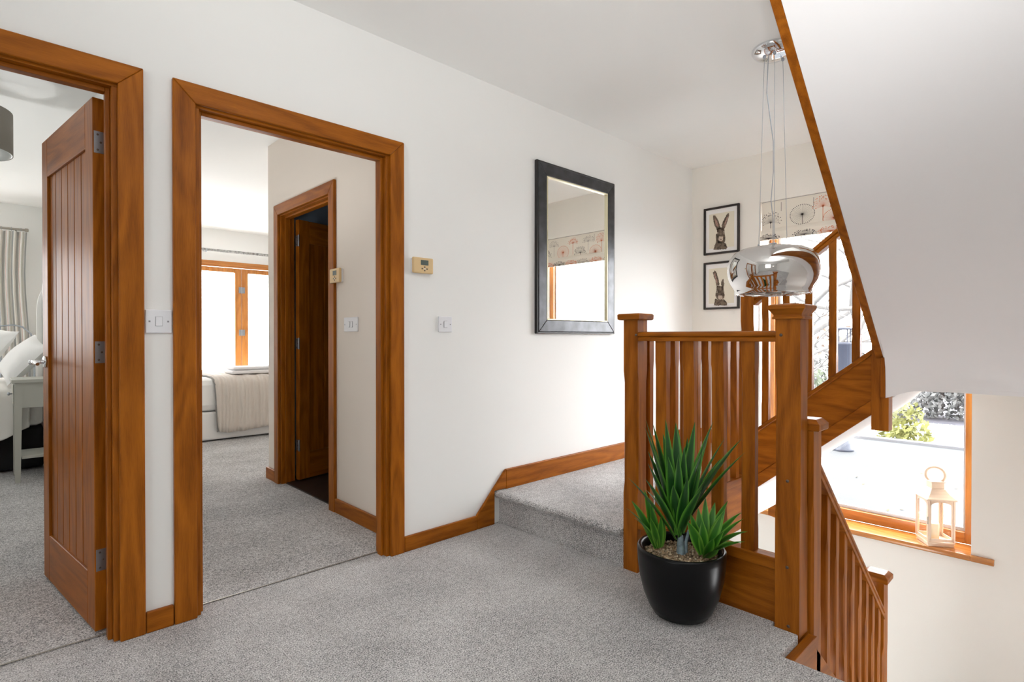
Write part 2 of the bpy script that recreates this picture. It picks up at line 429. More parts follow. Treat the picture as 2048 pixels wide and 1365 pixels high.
HX0, HX1, HY1 = 1.15, 3.44, .79       # opening in the ceiling above the upper flight
ce = MB()
ce.box(-3.1,XF,HY1,WY0,CH,CH+.2); ce.box(-3.1,HX0,-2.3,HY1,CH,CH+.2); ce.box(HX1,XF,-.4,HY1,CH,CH+.2); ce.box(HX0,STX+.1,-2.3,-.5,CH,CH+.2)
struct('ceiling', ce, CEIL)
sh = MB(); sh.box(HX0-.1,HX0,-.4,HY1,CH+.2,4.6); sh.box(HX1,HX1+.1,-.4,HY1,CH+.2,4.6); sh.box(HX0-.1,HX1+.1,HY1,HY1+.1,CH+.2,4.6); sh.box(HX0-.1,HX1+.1,-.5,HY1+.1,4.6,4.7)
struct('wall_upper_stairwell', sh, WALL)
cb = MB(); cb.box(-2.5,5.3,WY0+WT,BACKY+.1,CH,CH+.2)
struct('ceiling_bedrooms', cb, CEIL)
bw = MB()                                # far wall of the bedrooms, one window and the garden doors
for a, b in ((-2.4,-1.7),(.06,1.15),(3.45,5.2)): bw.box(a,b,BACKY,BACKY+.25,0,CH)
bw.box(-1.7,.06,BACKY,BACKY+.25,2.2,CH); bw.box(-1.7,.06,BACKY,BACKY+.25,0,.85); bw.box(1.15,3.45,BACKY,BACKY+.25,2.15,CH)
struct('wall_bedrooms_far', bw, WALL)
bd = MB(); bd.box(.49,.585,WY0+WT,BACKY,0,CH)
struct('wall_between_bedrooms', bd, WALL)
bs = MB(); bs.box(-2.5,-2.4,WY0+WT,BACKY,0,CH); struct('wall_bedroom_side', bs, WALL)
bs = MB(); bs.box(5.2,5.3,WY0+WT,BACKY,0,CH); struct('wall_guest_side', bs, WALL)

# bathroom box in the guest bedroom
PX, PY1 = 1.585, 4.40; BD = (3.335, 4.155)
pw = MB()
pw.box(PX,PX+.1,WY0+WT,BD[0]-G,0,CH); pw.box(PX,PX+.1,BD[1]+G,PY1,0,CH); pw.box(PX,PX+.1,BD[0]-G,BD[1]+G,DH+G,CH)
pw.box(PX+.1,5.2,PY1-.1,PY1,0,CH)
struct('wall_bathroom', pw, simple('warm_grey_wall', (.80,.735,.665), .9, spec=.15))  # even base colour, warmer and darker than the other bedroom walls
bi = MB(); bi.box(PX+.10,5.19,WY0+WT+.001,WY0+WT+.012,.01,CH); bi.box(PX+.10,5.19,PY1-.112,PY1-.101,.01,CH); bi.box(4.6,4.61,WY0+WT+.012,PY1-.112,.01,CH)
struct('trim_bathroom_tiles', bi, BATHW)
bt = MB(); bt.box(PX+.03,4.6,WY0+WT+.013,PY1-.113,.003,.012); struct('floor_bathroom', bt, BATHF)

# ------------------------------------------------------------------ joinery: door casings
def casing(name, lab, u0, u1, zt, w, plane, axis, sgn, mats, lin, stop=True, th=.02):
    """architrave set round a doorway: u is the run of the wall, plane the wall face, sgn the side it stands proud on"""
    root = thing(name, None, None, ((u0+u1)/2 if axis=='x' else plane, plane if axis=='x' else (u0+u1)/2, 0), kind='structure')
    a, b = (plane, plane+sgn*th)
    mh, mv = mats; ov = .008
    def pr(pts):
        m = MB()
        if axis == 'x': m.prism(pts, 'y', a, b)
        else: m.prism(pts, 'x', a, b)
        return m
    i0, i1, it = u0-ov, u1+ov, zt+ov
    obj('side_board', pr([(i0-w,0),(i0,0),(i0,it),(i0-w,it+w)]), mv, root, bevel=.004)
    obj('side_board', pr([(i1,0),(i1+w,0),(i1+w,it+w),(i1,it)]), mv, root, bevel=.004)
    obj('head_board', pr([(i0,it),(i1,it),(i1+w,it+w),(i0-w,it+w)]), mh, root, bevel=.004)
    # lining boards through the wall thickness
    l0, l1 = (plane, plane-sgn*lin)
    lo, hi = min(l0,l1), max(l0,l1)
    t = .025
    def bxx(p, q, z0, z1, c0=lo, c1=hi):
        m = MB()
        if axis == 'x': m.box(p,q,c0,c1,z0,z1)
        else: m.box(c0,c1,p,q,z0,z1)
        return m
    obj('lining', bxx(u0-.0125,u0+t*.35,0,zt-.0005), mv, root, bevel=.002); obj('lining', bxx(u1-t*.35,u1+.0125,0,zt), mv, root, bevel=.002)
    obj('head_lining', bxx(u0-.0125,u1+.0125,zt,zt+.0125), mh, root, bevel=.002)
    if stop:
        s0, s1 = (plane-sgn*.028, plane-sgn*.066); s0, s1 = min(s0,s1), max(s0,s1)
        obj('stop', bxx(u0+t*.35,u0+t*.35+.014,0,zt,s0,s1), mv, root, bevel=.002); obj('stop', bxx(u1-t*.35-.014,u1-t*.35,0,zt,s0,s1), mv, root, bevel=.002)
        obj('head_stop', bxx(u0+t*.35+.014,u1-t*.35-.014,zt-.016,zt,s0,s1), mh, root, bevel=.002)
    return root
casing('trim_1', '', D1[0], D1[1], DH, .078, WY0, 'x', -1, (OX,OZ), WT+.003)
casing('trim_2', '', D2[0], D2[1], DH, .078, WY0, 'x', -1, (OX,OZ), WT+.003)
casing('trim_3', '', BD[0], BD[1], DH, .078, PX, 'y', -1, (OY,OZ), WT)

# skirting boards
sk = MB(); y0, y1 = WY0-.018, WY0
sk.prism([(D1[1]+.088,0),(D2[0]-.088,0),(D2[0]-.088,.078),(D1[1]+.088,.078)], 'y', y0, y1)
sk.prism([(D2[1]+.088,0),(2.02,0),(2.02,.078),(D2[1]+.088,.078)], 'y', y0, y1)
sk.prism([(2.0205,0),(2.153,0),(2.153,.195),(2.2445,.195),(2.2445,.308),(2.0205,.080)], 'y', y0, y1)
sk.prism([(2.245,LAND),(XF,LAND),(XF,.308),(2.245,.308)], 'y', y0, y1)
struct('baseboard_left', sk, OX, bevel=.004)
sk = MB(); sk.box(XF-.018,XF,1.84,WY0-.019,LAND,.308); struct('baseboard_far', sk, OY, bevel=.004)
sk = MB(); sk.box(PX-.018,PX,WY0+WT+.001,BD[0]-.088,.003,.09); sk.box(PX-.018,PX,BD[1]+.088,PY1+.018,.003,.09); sk.box(PX,5.2,PY1,PY1+.018,.003,.09)
struct('baseboard_bathroom', sk, OY, bevel=.004)
sk = MB(); sk.box(.472,.489,3.6,BACKY-.02,.003,.09); sk.box(.08,.472,BACKY-.018,BACKY-.001,.003,.09)
struct('baseboard_bedroom', sk, OY, bevel=.004)
for nm, a, b in (('trim_4',D1[0]+.01,D1[1]-.01),('trim_5',D2[0]+.01,D2[1]-.01)):
    m = MB(); m.box(a,b,2.5005,2.507,.002,.0045); struct(nm, m, BRASS, bevel=.002)

# ------------------------------------------------------------------ doors
def door_leaf(name, w, h, t, hinge, ang, planks, mirror=1, handle=True):
    """boarded oak leaf; local x runs from the hinge edge to the lock edge, y is the thickness"""
    root = thing(name, None, None, (0,0,0), kind='structure')
    st_, top, bot = .095, .17, .21
    m = MB(); m.box(0,st_,0,t,.008,h); m.box(w-st_,w,0,t,.008,h)
    obj('stile', m, OZ, root, bevel=.003)
    m = MB(); m.box(st_,w-st_,0,t,.008,bot)
    obj('bottom_rail', m, OX, root, bevel=.003)
    m = MB()                                     # top rail
    pts = [(st_,h),(st_,h-top),(w-st_,h-top),(w-st_,h)]
    m.prism(pts, 'y', 0, t); obj('top_rail', m, OX, root, bevel=.003)
    m = MB(); pwid = (w-2*st_)/planks
    for k in range(planks): m.box(st_+k*pwid+.0025, st_+(k+1)*pwid-.0025, .010, t-.010, bot-.005, h-top+.03)
    m.box(st_,w-st_,.016,t-.016,bot-.005,h-top+.03)
    obj('boarded_panel', m, OZ, root, bevel=.003)
    for z in (.23, 1.0, 1.775):
        hg = MB(); hg.box(-.0015,.0005,.004,t-.004,z,z+.08); hg.tube([(-.004,t+.002 if mirror>0 else -.002,z-.003),(-.004,t+.002 if mirror>0 else -.002,z+.083)], .006, 8)
        for q in (.012,.04,.068): hg.lathe([(0,-.0006),(.0038,-.0006),(.0038,.0003),(0,.0003)], (-.0018,t*.62 if q!=.04 else t*.38,z+q), 8, 1, axis='x')
        obj('hinge', hg, [STEEL,BUTTON], root)
    if handle:
        hx, hz = w-.055, .985
        for s_ in (0,1):
            y0 = t if s_ else 0; d = 1 if s_ else -1
            hm = MB(); hm.lathe([(0,0),(.026,0),(.026,.006*d),(.022,.009*d),(0,.009*d)], (hx,y0,hz), 24, axis='y')
            hm.lathe([(.010,.009*d),(.008,.02*d),(.009,.045*d),(.0,.05*d)], (hx,y0,hz), 16, axis='y')
            hm.tube([(hx,y0+.045*d,hz),(hx-.03,y0+.05*d,hz+.002),(hx-.075,y0+.05*d,hz-.001),(hx-.1,y0+.047*d,hz-.006)], [.009,.0085,.008,.007], 10)
            hm.sphere((hx,y0+.05*d,hz), .012, seg=12)
            obj('handle', hm, CHROME, root)
    root.location = hinge; root.rotation_euler = (0,0,ang)
    return root
# bedroom door, swung into the bedroom a little past square
a1 = math.atan2(3.31-2.53, .222-.322)
door_leaf('door_1', .775, 1.978, .040, (.3235,2.527,.004), a1, 6, mirror=-1)
# bathroom door, swung into the dark bathroom
door_leaf('door_2', .76, 1.975, .040, (PX+.118,BD[1]-.05,.012), radians(14), 4, mirror=-1)

# ------------------------------------------------------------------ windows
wn = thing('window_1', None, None, (XF+.2, (WA+WB)/2, WS), kind='structure')
fx0, fx1 = XF+.20, XF+.27
m = MB(); m.box(fx0,fx1,WB-.055,WB,WS+.02,WTOP); m.box(fx0,fx1,WA,WA+.055,WS+.02,WTOP)
m.box(fx0-.02,fx0,WB-.045,WB-.012,WS+.09,WTOP)
obj('side_frame', m, WZ, wn, bevel=.004)
m = MB(); m.box(fx0,fx1,WA+.055,WB-.055,WS+.02,WS+.095); m.box(fx0,fx1,WA+.055,WB-.055,WTOP-.06,WTOP)
obj('rail_frame', m, WY, wn, bevel=.004)
m = MB(); m.box(fx0+.035,fx0+.055,WB-.075,WB-.055,WS+.095,WTOP-.06); m.box(fx0+.035,fx0+.055,WA+.055,WA+.067,WS+.095,WTOP-.06); m.box(fx0+.035,fx0+.055,WA+.067,WB-.075,WS+.095,WS+.118)
obj('glazing_bead', m, simple('aluminium_bead', (.55,.57,.60), .4, .6), wn)
m = MB(); m.box(fx0+.042,fx0+.048,WA+.067,WB-.075,WS+.118,WTOP-.06)
obj('window_glass', m, GLASS, wn)
m = MB(); m.prism([(XF-.038,WS+.004),(XF-.03,WS+.02),(XF+.201,WS+.02),(XF+.201,WS),(XF-.03,WS-.016),(XF-.038,WS-.010)], 'y', WA+.0, WB)
m.prism([(XF-.038,WS+.004),(XF-.03,WS+.02),(XF-.0005,WS+.02),(XF-.0005,WS-.016),(XF-.03,WS-.016),(XF-.038,WS-.010)], 'y', .392, WA)
m.prism([(XF-.038,WS+.004),(XF-.03,WS+.02),(XF-.0005,WS+.02),(XF-.0005,WS-.016),(XF-.03,WS-.016),(XF-.038,WS-.010)], 'y', WB, 1.90)
obj('sill', m, WY, wn, bevel=.004)
m = MB(); m.prism([(1.61,-.285),(1.695,-.272),(1.695,-.17),(1.61,-.135)], 'x', XF-.165, XF-.045)
# (oak corbel block at the end of the sill)
obj('sill_bracket', m, OY, wn, bevel=.004)

w5 = thing('fill_window_5', None, None, ((SWX0+SWX1)/2,-.45,SWZ0), kind='structure')  # unseen, added to throw side light on balusters and lower wall
m = MB()
for x in (SWX0,(SWX0+SWX1)/2-.03,SWX1-.06): m.box(x,x+.06,-.49,-.43,SWZ0,SWZ1)
m.box(SWX0,SWX1,-.49,-.43,SWZ0,SWZ0+.06); m.box(SWX0,SWX1,-.49,-.43,SWZ1-.06,SWZ1); obj('frame', m, WX, w5)
m = MB(); m.box(SWX0+.05,SWX1-.05,-.462,-.458,SWZ0+.05,SWZ1-.05); obj('window_glass', m, GLASS, w5)

# garden doors of the guest bedroom
gd = thing('window_3', None, None, (2.3,BACKY+.02,0), kind='structure')
gy0, gy1 = BACKY+.02, BACKY+.09
m = MB(); m.box(1.15,3.45,gy0-.03,gy1,2.07,2.15); m.box(1.15,3.45,gy0-.045,gy0-.03,2.09,2.11); obj('head_frame', m, WX, gd, bevel=.004)
m = MB(); m.box(1.15,1.22,gy0,gy1,0,2.07); m.box(3.38,3.45,gy0,gy1,0,2.07); obj('side_frame', m, WZ, gd, bevel=.004)
for x0, x1 in ((1.225,2.612),(2.618,3.375)):
    m = MB(); m.box(x0,x0+.085,gy0-.01,gy1-.015,.02,2.065); m.box(x1-.085,x1,gy0-.01,gy1-.015,.02,2.065)
    m.box(x0+.085,x1-.085,gy0-.01,gy1-.015,.02,.14); m.box(x0+.085,x1-.085,gy0-.01,gy1-.015,2.005,2.065)
    lf = obj('door_leaf', m, WZ, gd, bevel=.004)
    m = MB(); m.box(x0+.085,x1-.085,gy0+.02,gy0+.026,.14,2.005); obj('pane', m, GLASS, lf)
for z in (1.72,1.12):
    m = MB(); m.box(2.575,2.655,gy0-.022,gy0-.0105,z,z+.085); m.tube([(2.615,gy0-.024,z),(2.615,gy0-.024,z+.085)], .009, 8); obj('hinge', m, STEEL, gd, bevel=.002)
# bedroom window beside the striped curtain
bwn = thing('window_4', None, None, (-.8,BACKY+.02,.85), kind='structure')
m = MB(); m.box(-1.7,.06,BACKY+.1,BACKY+.17,.85,.92); m.box(-1.7,.06,BACKY+.1,BACKY+.17,2.13,2.2)
for x in (-1.7,-.86,-.01): m.box(x,x+.07,BACKY+.1,BACKY+.17,.92,2.13)
obj('frame', m, WX, bwn, bevel=.004)
m = MB(); m.box(-1.63,-.01,BACKY+.132,BACKY+.138,.92,2.13); obj('window_glass', m, GLASS, bwn)

# ------------------------------------------------------------------ the balustrade across the step
def cap(par, x0, x1, y0, y1, z, big=False, cham=False):
    m = MB()
    def rg(e, zz): return [(x0-e,y0-e,zz),(x1+e,y0-e,zz),(x1+e,y1+e,zz),(x0-e,y1+e,zz)]
    if big: rings = [rg(.010,z),rg(.010,z+.008),rg(.006,z+.010),rg(.006,z+.016),rg(.018,z+.034),rg(.022,z+.038),rg(.022,z+.050),rg(.016,z+.054),rg(-.02,z+.060)]
    else: rings = [rg(.014,z),rg(.021,z+.004),rg(.022,z+.024),rg(.017,z+.030)] if not cham else [rg(.016,z),rg(.020,z+.004),rg(.020,z+.026),rg(.002,z+.044)]
    vs = [v for r in rings for v in r]; fs = [(3,2,1,0),tuple(range(len(vs)-4,len(vs)))]
    for i in range(len(rings)-1):
        for k in range(4): fs.append((i*4+k,i*4+(k+1)%4,i*4+4+(k+1)%4,i*4+4+k))
    m.add(vs, fs)
    return obj('newel_cap', m, OY, par, bevel=.0015)
def newel(par, x0, x1, y0, y1, z0, z1, c0, c1, big=False, pegs=(), capx=0, cham=False):
    m = MB(); m.post(x0,x1,y0,y1,z0,z1,c0,c1,.009,.055)
    o = obj('newel_post', m, OZ, par); cap(o, x0+capx, x1, y0, y1, z1, big, cham)
    for z, y in pegs:
        q = MB(); q.lathe([(0,.002),(.006,.002),(.006,-.0012),(0,-.0012)], (x0,y,z), 10, axis='x'); obj('peg', q, BUTTON, o)
    return o
RAILP = [(-.030,0),(-.030,.020),(-.024,.028),(-.031,.034),(-.031,.048),(-.024,.058),(-.008,.063),(.008,.063),(.024,.058),(.031,.048),(.031,.034),(.024,.028),(.030,.020),(.030,0)]
def scaled(prof, k, w=1): return [(u*w, v*k) for u, v in prof]

b1 = thing('step_balustrade', 'short oak balustrade with two square newels standing on the carpet beside the single step', 'balustrade', (2.21,1.1,0))
newel(b1, 2.185,2.265, 1.443,1.521, .0,1.180, .36,.94, pegs=((1.11,1.452),))
newel(b1, 2.168,2.255, .732,.820, -.02,1.168, .42,.965, True, pegs=((1.108,.80),(.560,.775),(.235,.775),(.015,.77)))
m = MB(); m.sweep(scaled(RAILP,.68), (2.217,.820,1.082), (2.217,1.443,1.082), (1,0,0)); obj('handrail', m, OY, b1, bevel=.001)
m = MB(); m.box(2.186,2.246,.820,1.443,.204,.250); obj('base_rail', m, OY, b1, bevel=.004)
m = MB(); m.box(2.198,2.222,.828,1.435,-.02,.204); obj('panel', m, OY, b1, bevel=.002)
for y in (.910,1.038,1.170,1.304):
    m = MB(); m.post(2.196,2.238,y,y+.053,.250,1.082,.33,.985,.006,.04); obj('baluster', m, OZ, b1)

# the balustrade along the raised landing
b2 = thing('landing_balustrade', 'oak balustrade seen through the front one, edging the raised landing', 'balustrade', (2.86,1.47,LAND))
newel(b2, 3.45,3.53, 1.438,1.518, -.06,1.47, .36,1.2)
m = MB(); m.sweep(scaled(RAILP,.68), (2.266,1.473,1.082), (3.45,1.473,1.082), (0,1,0)); obj('handrail', m, OX, b2, bevel=.001)
m = MB(); m.box(2.266,3.45,1.440,1.504,.212,.255); obj('base_rail', m, OX, b2, bevel=.004)
m = MB(); m.box(2.266,3.45,1.448,1.4735,-.065,.212); obj('fascia_board', m, OX, b2, bevel=.002)
for k in range(10):
    x = 2.293+.1178*k
    if x > 3.40: continue
    m = MB(); m.post(x,x+.040,1.448,1.490,.255,1.082,.33,.985,.006,.04); obj('baluster', m, OZ, b2)

# ------------------------------------------------------------------ flight rising along the window wall
f1 = thing('rising_stair_flight', 'oak-stringed stair flight climbing in front of the tall window from the raised landing', 'stairs', (3.95,1.1,LAND))
sl = .818
def ztop(y): return .549+sl*(1.40-y)
def zbot(y): return .183+.845*(1.40-y)
m = MB(); m.prism([(1.437,zbot(1.437)),(1.437,ztop(1.437)-.03),(.806,ztop(.806)-.03),(.806,zbot(.806))], 'x', 3.462, 3.495)
obj('string', m, OY, f1)
m = MB(); m.prism([(1.437,ztop(1.437)-.032),(1.437,ztop(1.437)),(.806,ztop(.806)),(.806,ztop(.806)-.032)], 'x', 3.448, 3.510); obj('string_capping', m, OY, f1, bevel=.006)
m = MB(); m.prism([(1.437,zbot(1.437)-.006),(1.437,zbot(1.437)+.075),(.806,zbot(.806)+.075),(.806,zbot(.806)-.006)], 'x', 3.452, 3.462); obj('string_moulding', m, OY, f1, bevel=.003)
m = MB()
stp = [(1.437,LAND)]
for k in range(3): stp += [(1.437-.205*k, LAND+.19*(k+1)), (1.437-.205*(k+1), LAND+.19*(k+1))]
stp += [(.822, .845),(.862,.845),(.862,zbot(.862)+.152),(1.437, zbot(1.437)+.012)]
m.prism(stp, 'x', 3.496, XF-.002); obj('steps', m, CARPET, f1)
m = MB(); m.prism([(1.437,zbot(1.437)-.004),(1.437,zbot(1.437)+.010),(.86,zbot(.86)+.15),(.86,zbot(.86)-.004)], 'x', 3.4965, XF-.002)
m.prism([(.8595,.637),(.82,.672),(.795,.70),(.765,.735),(.735,.767),(.70,.795),(.67,.808),(.63,.815),(.50,.817),(.50,.84),(.8595,.84)], 'x', 3.54, XF-.002); obj('soffit', m, SOFF, f1)
m = MB(); m.sweep(RAILP, (3.489,1.437,1.300), (3.489,.77,1.300+.778*.667), (1,0,0)); obj('handrail', m, OY, f1, bevel=.001)
for y in (1.352,1.230,1.106,.980,.863):
    m = MB(); zt_ = lambda x, yy: 1.302+.778*(1.437-yy); zb_ = lambda x, yy: ztop(yy)-.004
    m.post(3.462,3.502,y,y+.040,zb_,zt_,ztop(y)+.09,1.30+.778*(1.437-y)-.12,.006,.04); obj('baluster', m, OZ, f1)
m = MB(); m.post(3.45,3.53,.726,.806,.600,2.3); obj('newel_post', m, OZ, f1, bevel=.003)

# quarter landing and the flight above it (its plastered underside fills the upper right)
f2 = thing('upper_stair_flight', 'white plastered underside of the overhead stair flight with an oak string along its left edge', 'stairs', (2.6,.2,1.0))
S2 = .910
def zs(x): return .985+S2*(3.45-x)
XE = 1.55
m = MB(); m.box(3.449,XF-.002,-.399,.499,.832,.93); m.box(3.449,3.539,.499,.7255,.832,.93); m.box(3.54,XF-.002,.499,.80,.842,.93); obj('quarter_landing', m, [SOFF], f2)
m = MB(); m.box(3.534,XF-.002,-.399,.80,.93,.96); obj('landing_carpet', m, CARPET, f2)
m = MB()                                               # sloping plaster turning down into the landing face
pf = [(XE,zs(XE)),(2.2,zs(2.2)),(2.9,zs(2.9)),(3.24,zs(3.24)),(3.30,zs(3.30)-.003),(3.345,1.072),(3.385,1.028),(3.412,.985),(3.428,.94),(3.434,.89),(3.436,.845)]
pb = [(x+.0, z+.02) if x < 3.3 else (min(x+.012,3.448), z+.012) for x, z in pf]
for ya, yb in ((-.399,.7375),):
    k = len(pf)
    m.add([(x,y,z) for y in (ya,yb) for x, z in pf], [(i,i+1,k+i+1,k+i) for i in range(k-1)], 0, True)
    m.add([(x,y,z) for y in (ya,yb) for x, z in pb], [(i,i+1,k+i+1,k+i) for i in range(k-1)])
    for y in (ya,yb): m.add([(x,y,z) for q in (pf,pb) for x, z in q], [(i,i+1,k+i+1,k+i) for i in range(k-1)])
m.prism([(3.449,zs(3.449)),(XE,zs(XE)),(XE,zs(XE)+.018),(3.449,zs(3.449)+.018)], 'y', .7376, .7495)
cv = [(-.399,.824),(.56,.827),(.59,.826),(.615,.823),(.64,.816),(.667,.806),(.70,.792),(.725,.782),(.7375,.778)]
m.prism(cv+[(.7375,.8449),(-.399,.8449)], 'x', 3.436, 3.448)
obj('soffit', m, SOFF, f2)
m = MB(); stp = [(3.449,zs(3.449)+.021)]
x, z = 3.44, .985+.03
while x > XE+.2:
    stp += [(x,z+.19),(x-.209,z+.19)]; x -= .209; z += .19
stp += [(XE,z),(XE,zs(XE)+.021)]
m.prism(stp, 'y', -.399, .747); obj('steps', m, CARPET, f2)
m = MB(); m.prism([(3.449,zs(3.449)-.002),(XE,zs(XE)-.002),(XE,zs(XE)+.30),(3.449,zs(3.449)+.30)], 'y', .750, .785); obj('string', m, OX, f2, bevel=.003)
m = MB(); m.box(3.430,3.449,.738,.760,.780,.992); obj('newel_lath', m, OZ, f2, bevel=.002)

# ------------------------------------------------------------------ flight going down, with its own balustrade
f3 = thing('descending_stair_flight', 'oak and carpet stair flight descending from the floor edge beside the tall capped newel', 'stairs', (2.7,.2,-.6))
m = MB(); stp = []
x, z = STX+.002, -.19
stp.append((x,-.26)); 
pts_top = []
while z > -1.75:
    pts_top += [(x,z),(x+.212,z)]; x += .212; z -= .19
m.prism(pts_top+[(x,z),(x,z-.2),(STX+.002,-.46)], 'y', -.399, .692); obj('steps', m, CARPET, f3)
m = MB(); m.prism([(STX+.002,-.03),(2.262,-.03),(2.262,-.62),(STX+.002,-.40)], 'y', .700, .7315); obj('apron_board', m, OX, f3, bevel=.002)
m = MB(); m.prism([(2.264,-.06),(3.388,-1.08),(3.388,-1.40),(2.264,-.36)], 'y', .715, .750); obj('string', m, OX, f3, bevel=.003)
SD = -.915
def zh(x): return .575+SD*(x-2.353)          # underside of the handrail
b3 = thing('descending_balustrade', 'oak balustrade of slim posts sloping down the stairs to the low capped newel', 'balustrade', (2.8,.75,-.4))
newel(b3, 2.263,2.350, .715,.800, -.50,.742, -.10,.47, capx=.018, cham=True)
newel(b3, 3.39,3.47, .73,.81, -1.75,-.19, -1.2,-.52, cham=True)
m = MB(); m.sweep(scaled(RAILP,1.05), (2.350,.757,zh(2.35)), (3.40,.757,zh(3.40)), (0,1,0)); obj('handrail', m, OX, b3, bevel=.001)
for x in (2.372,2.488,2.604,2.720,2.836,2.952,3.068,3.184,3.300):
    lo = -.07-.907*(x-2.264)
    m = MB(); m.post(x,x+.040,.733,.775,(lambda xx,yy: -.065-.907*(xx-2.264)), (lambda xx,yy: zh(xx)+.004), lo+.16, zh(x)-.17, .006,.04)
    obj('baluster', m, OZ, b3)

# ------------------------------------------------------------------ pictures, mirror, switches
mr = thing('wall_mirror', 'tall mirror in a broad dark pewter frame on the white wall', 'mirror', (2.916,WY0-.02,1.67))
mx0, mx1, mz0, mz1, fw = 2.505, 3.325, 1.122, 2.220, .088
def frame4(x0, x1, z0, z1, w, ya, yb):
    m = MB()
    for pts in ([(x0,z0),(x0+w,z0+w),(x0+w,z1-w),(x0,z1)], [(x1-w,z0+w),(x1,z0),(x1,z1),(x1-w,z1-w)], [(x0,z1),(x0+w,z1-w),(x1-w,z1-w),(x1,z1)], [(x0,z0),(x1,z0),(x1-w,z0+w),(x0+w,z0+w)]):
        m.prism(pts, 'y', ya, yb)
    return m
obj('frame', frame4(mx0+.012,mx1-.012,mz0+.012,mz1-.012,fw-.012,WY0-.028,WY0-.002), FRAME, mr, bevel=.004)
obj('outer_edge', frame4(mx0,mx1,mz0,mz1,.012,WY0-.024,WY0-.001), FRAMEDGE, mr, bevel=.003)
obj('inner_bead', frame4(mx0+fw,mx1-fw,mz0+fw,mz1-fw,.009,WY0-.030,WY0-.010), BEAD, mr, bevel=.003)
m = MB(); m.box(mx0+fw+.009,mx1-fw-.009,WY0-.016,WY0-.008,mz0+fw+.009,mz1-fw-.009); obj('mirror_glass', m, SILVER, mr)

def picture(lab, z0, z1, polys, name='framed_hare_print'):
    y0, y1 = 1.990, 2.300                    # right and left edges of the frame
    p = thing(name, lab, 'picture', (XF,(y0+y1)/2,(z0+z1)/2), 'framed hare prints on the far wall')
    w = .017
    m = MB()
    for pts in ([(y0,z0),(y0+w,z0+w),(y0+w,z1-w),(y0,z1)], [(y1-w,z0+w),(y1,z0),(y1,z1),(y1-w,z1-w)], [(y0,z1),(y0+w,z1-w),(y1-w,z1-w),(y1,z1)], [(y0,z0),(y1,z0),(y1-w,z0+w),(y0+w,z0+w)]):
        m.prism(pts, 'x', XF-.024, XF-.001)
    obj('frame', m, PICFRAME, p, bevel=.002)
    m = MB(); m.box(XF-.012,XF-.008,y0+w,y1-w,z0+w,z1-w); obj('mount', m, MOUNT, p)
    m = MB(); m.box(XF-.0132,XF-.0121,y0+.045,y1-.045,z0+.05,z1-.055); pr = obj('print', m, PAPER, p)
    W, H = y1-y0, z1-z0
    order = {'fur':0,'pink':1,'light':2,'ink':3}
    m = MB()
    for kind, pts in polys:
        d = XF-.0136-.0004*order[kind]
        vs = [(d, y1-W*u, z1-H*v) for u, v in pts]
        m.add(vs, [tuple(range(len(vs)))], order[kind])
    obj('painted_hare', m, [FUR,FURP,FURL,INK], pr)
    return p
def uvp(pts, t0, b0):
    r = []
    for x, y in pts:
        tp = t0-.158*(x-115); bt = b0-.13*(x-115)
        r.append(((x-113)/410, (y-tp)/(bt-tp)))
    return r
def tuft(pts, amp=3.2, seed=1):
    """roughen an outline into short brush strokes"""
    rnd = random.Random(seed); out = []
    n = len(pts)
    for i in range(n):
        (x0,y0),(x1,y1) = pts[i], pts[(i+1)%n]
        L = math.hypot(x1-x0,y1-y0); k = max(1,int(L/9))
        nx, ny = (y1-y0)/max(L,1e-6), -(x1-x0)/max(L,1e-6)
        for j in range(k):
            t = j/k; a = rnd.uniform(-amp,amp)
            out.append((x0+(x1-x0)*t+nx*a, y0+(y1-y0)*t+ny*a))
    return out
h1 = [('fur',[(222,240),(248,238),(280,290),(300,350),(306,388),(264,402),(236,340),(222,290)]),
      ('fur',[(320,362),(335,310),(380,225),(408,212),(402,260),(380,330),(347,402),(325,388)]),
      ('fur',[(264,395),(290,376),(330,374),(356,400),(352,440),(368,490),(362,530),(340,555),(290,555),(260,525),(254,470),(270,430)]),
      ('fur',[(258,520),(300,548),(345,545),(372,560),(386,600),(372,622),(228,630),(232,600),(250,560)]),
      ('pink',[(240,275),(262,290),(285,345),(280,370),(255,350)]), ('pink',[(352,330),(385,250),(396,255),(380,310),(357,370)]),
      ('light',[(290,478),(335,476),(340,518),(315,532),(284,520)]), ('light',[(268,425),(282,430),(280,452),(266,448)]), ('light',[(340,415),(352,420),(350,442),(338,440)]),
      ('pink',[(300,488),(326,486),(313,503)]), ('ink',[(272,432),(279,435),(278,446),(271,444)]), ('ink',[(342,424),(349,426),(348,437),(341,436)]), ('ink',[(310,503),(316,503),(326,520),(313,514),(300,522)])]
h2 = [('fur',[(218,880),(240,850),(262,865),(282,930),(300,1010),(262,1016),(245,950)]),
      ('fur',[(320,1030),(318,972),(341,935),(354,990),(344,1045),(322,1045)]),
      ('fur',[(262,1012),(300,1018),(345,1032),(352,1080),(358,1130),(342,1162),(310,1182),(270,1167),(250,1130),(262,1080)]),
      ('fur',[(250,1165),(300,1180),(345,1165),(382,1195),(386,1232),(235,1246),(240,1205)]),
      ('pink',[(232,890),(248,880),(266,940),(278,985),(262,990)]),
      ('light',[(285,1128),(330,1125),(336,1160),(310,1176),(280,1160)]), ('light',[(262,1075),(276,1078),(276,1098),(260,1098)]), ('light',[(338,1062),(350,1066),(350,1086),(338,1086)]),
      ('pink',[(297,1135),(322,1133),(309,1150)]), ('ink',[(264,1080),(273,1082),(272,1093),(263,1092)]), ('ink',[(340,1068),(348,1070),(347,1080),(340,1080)])]
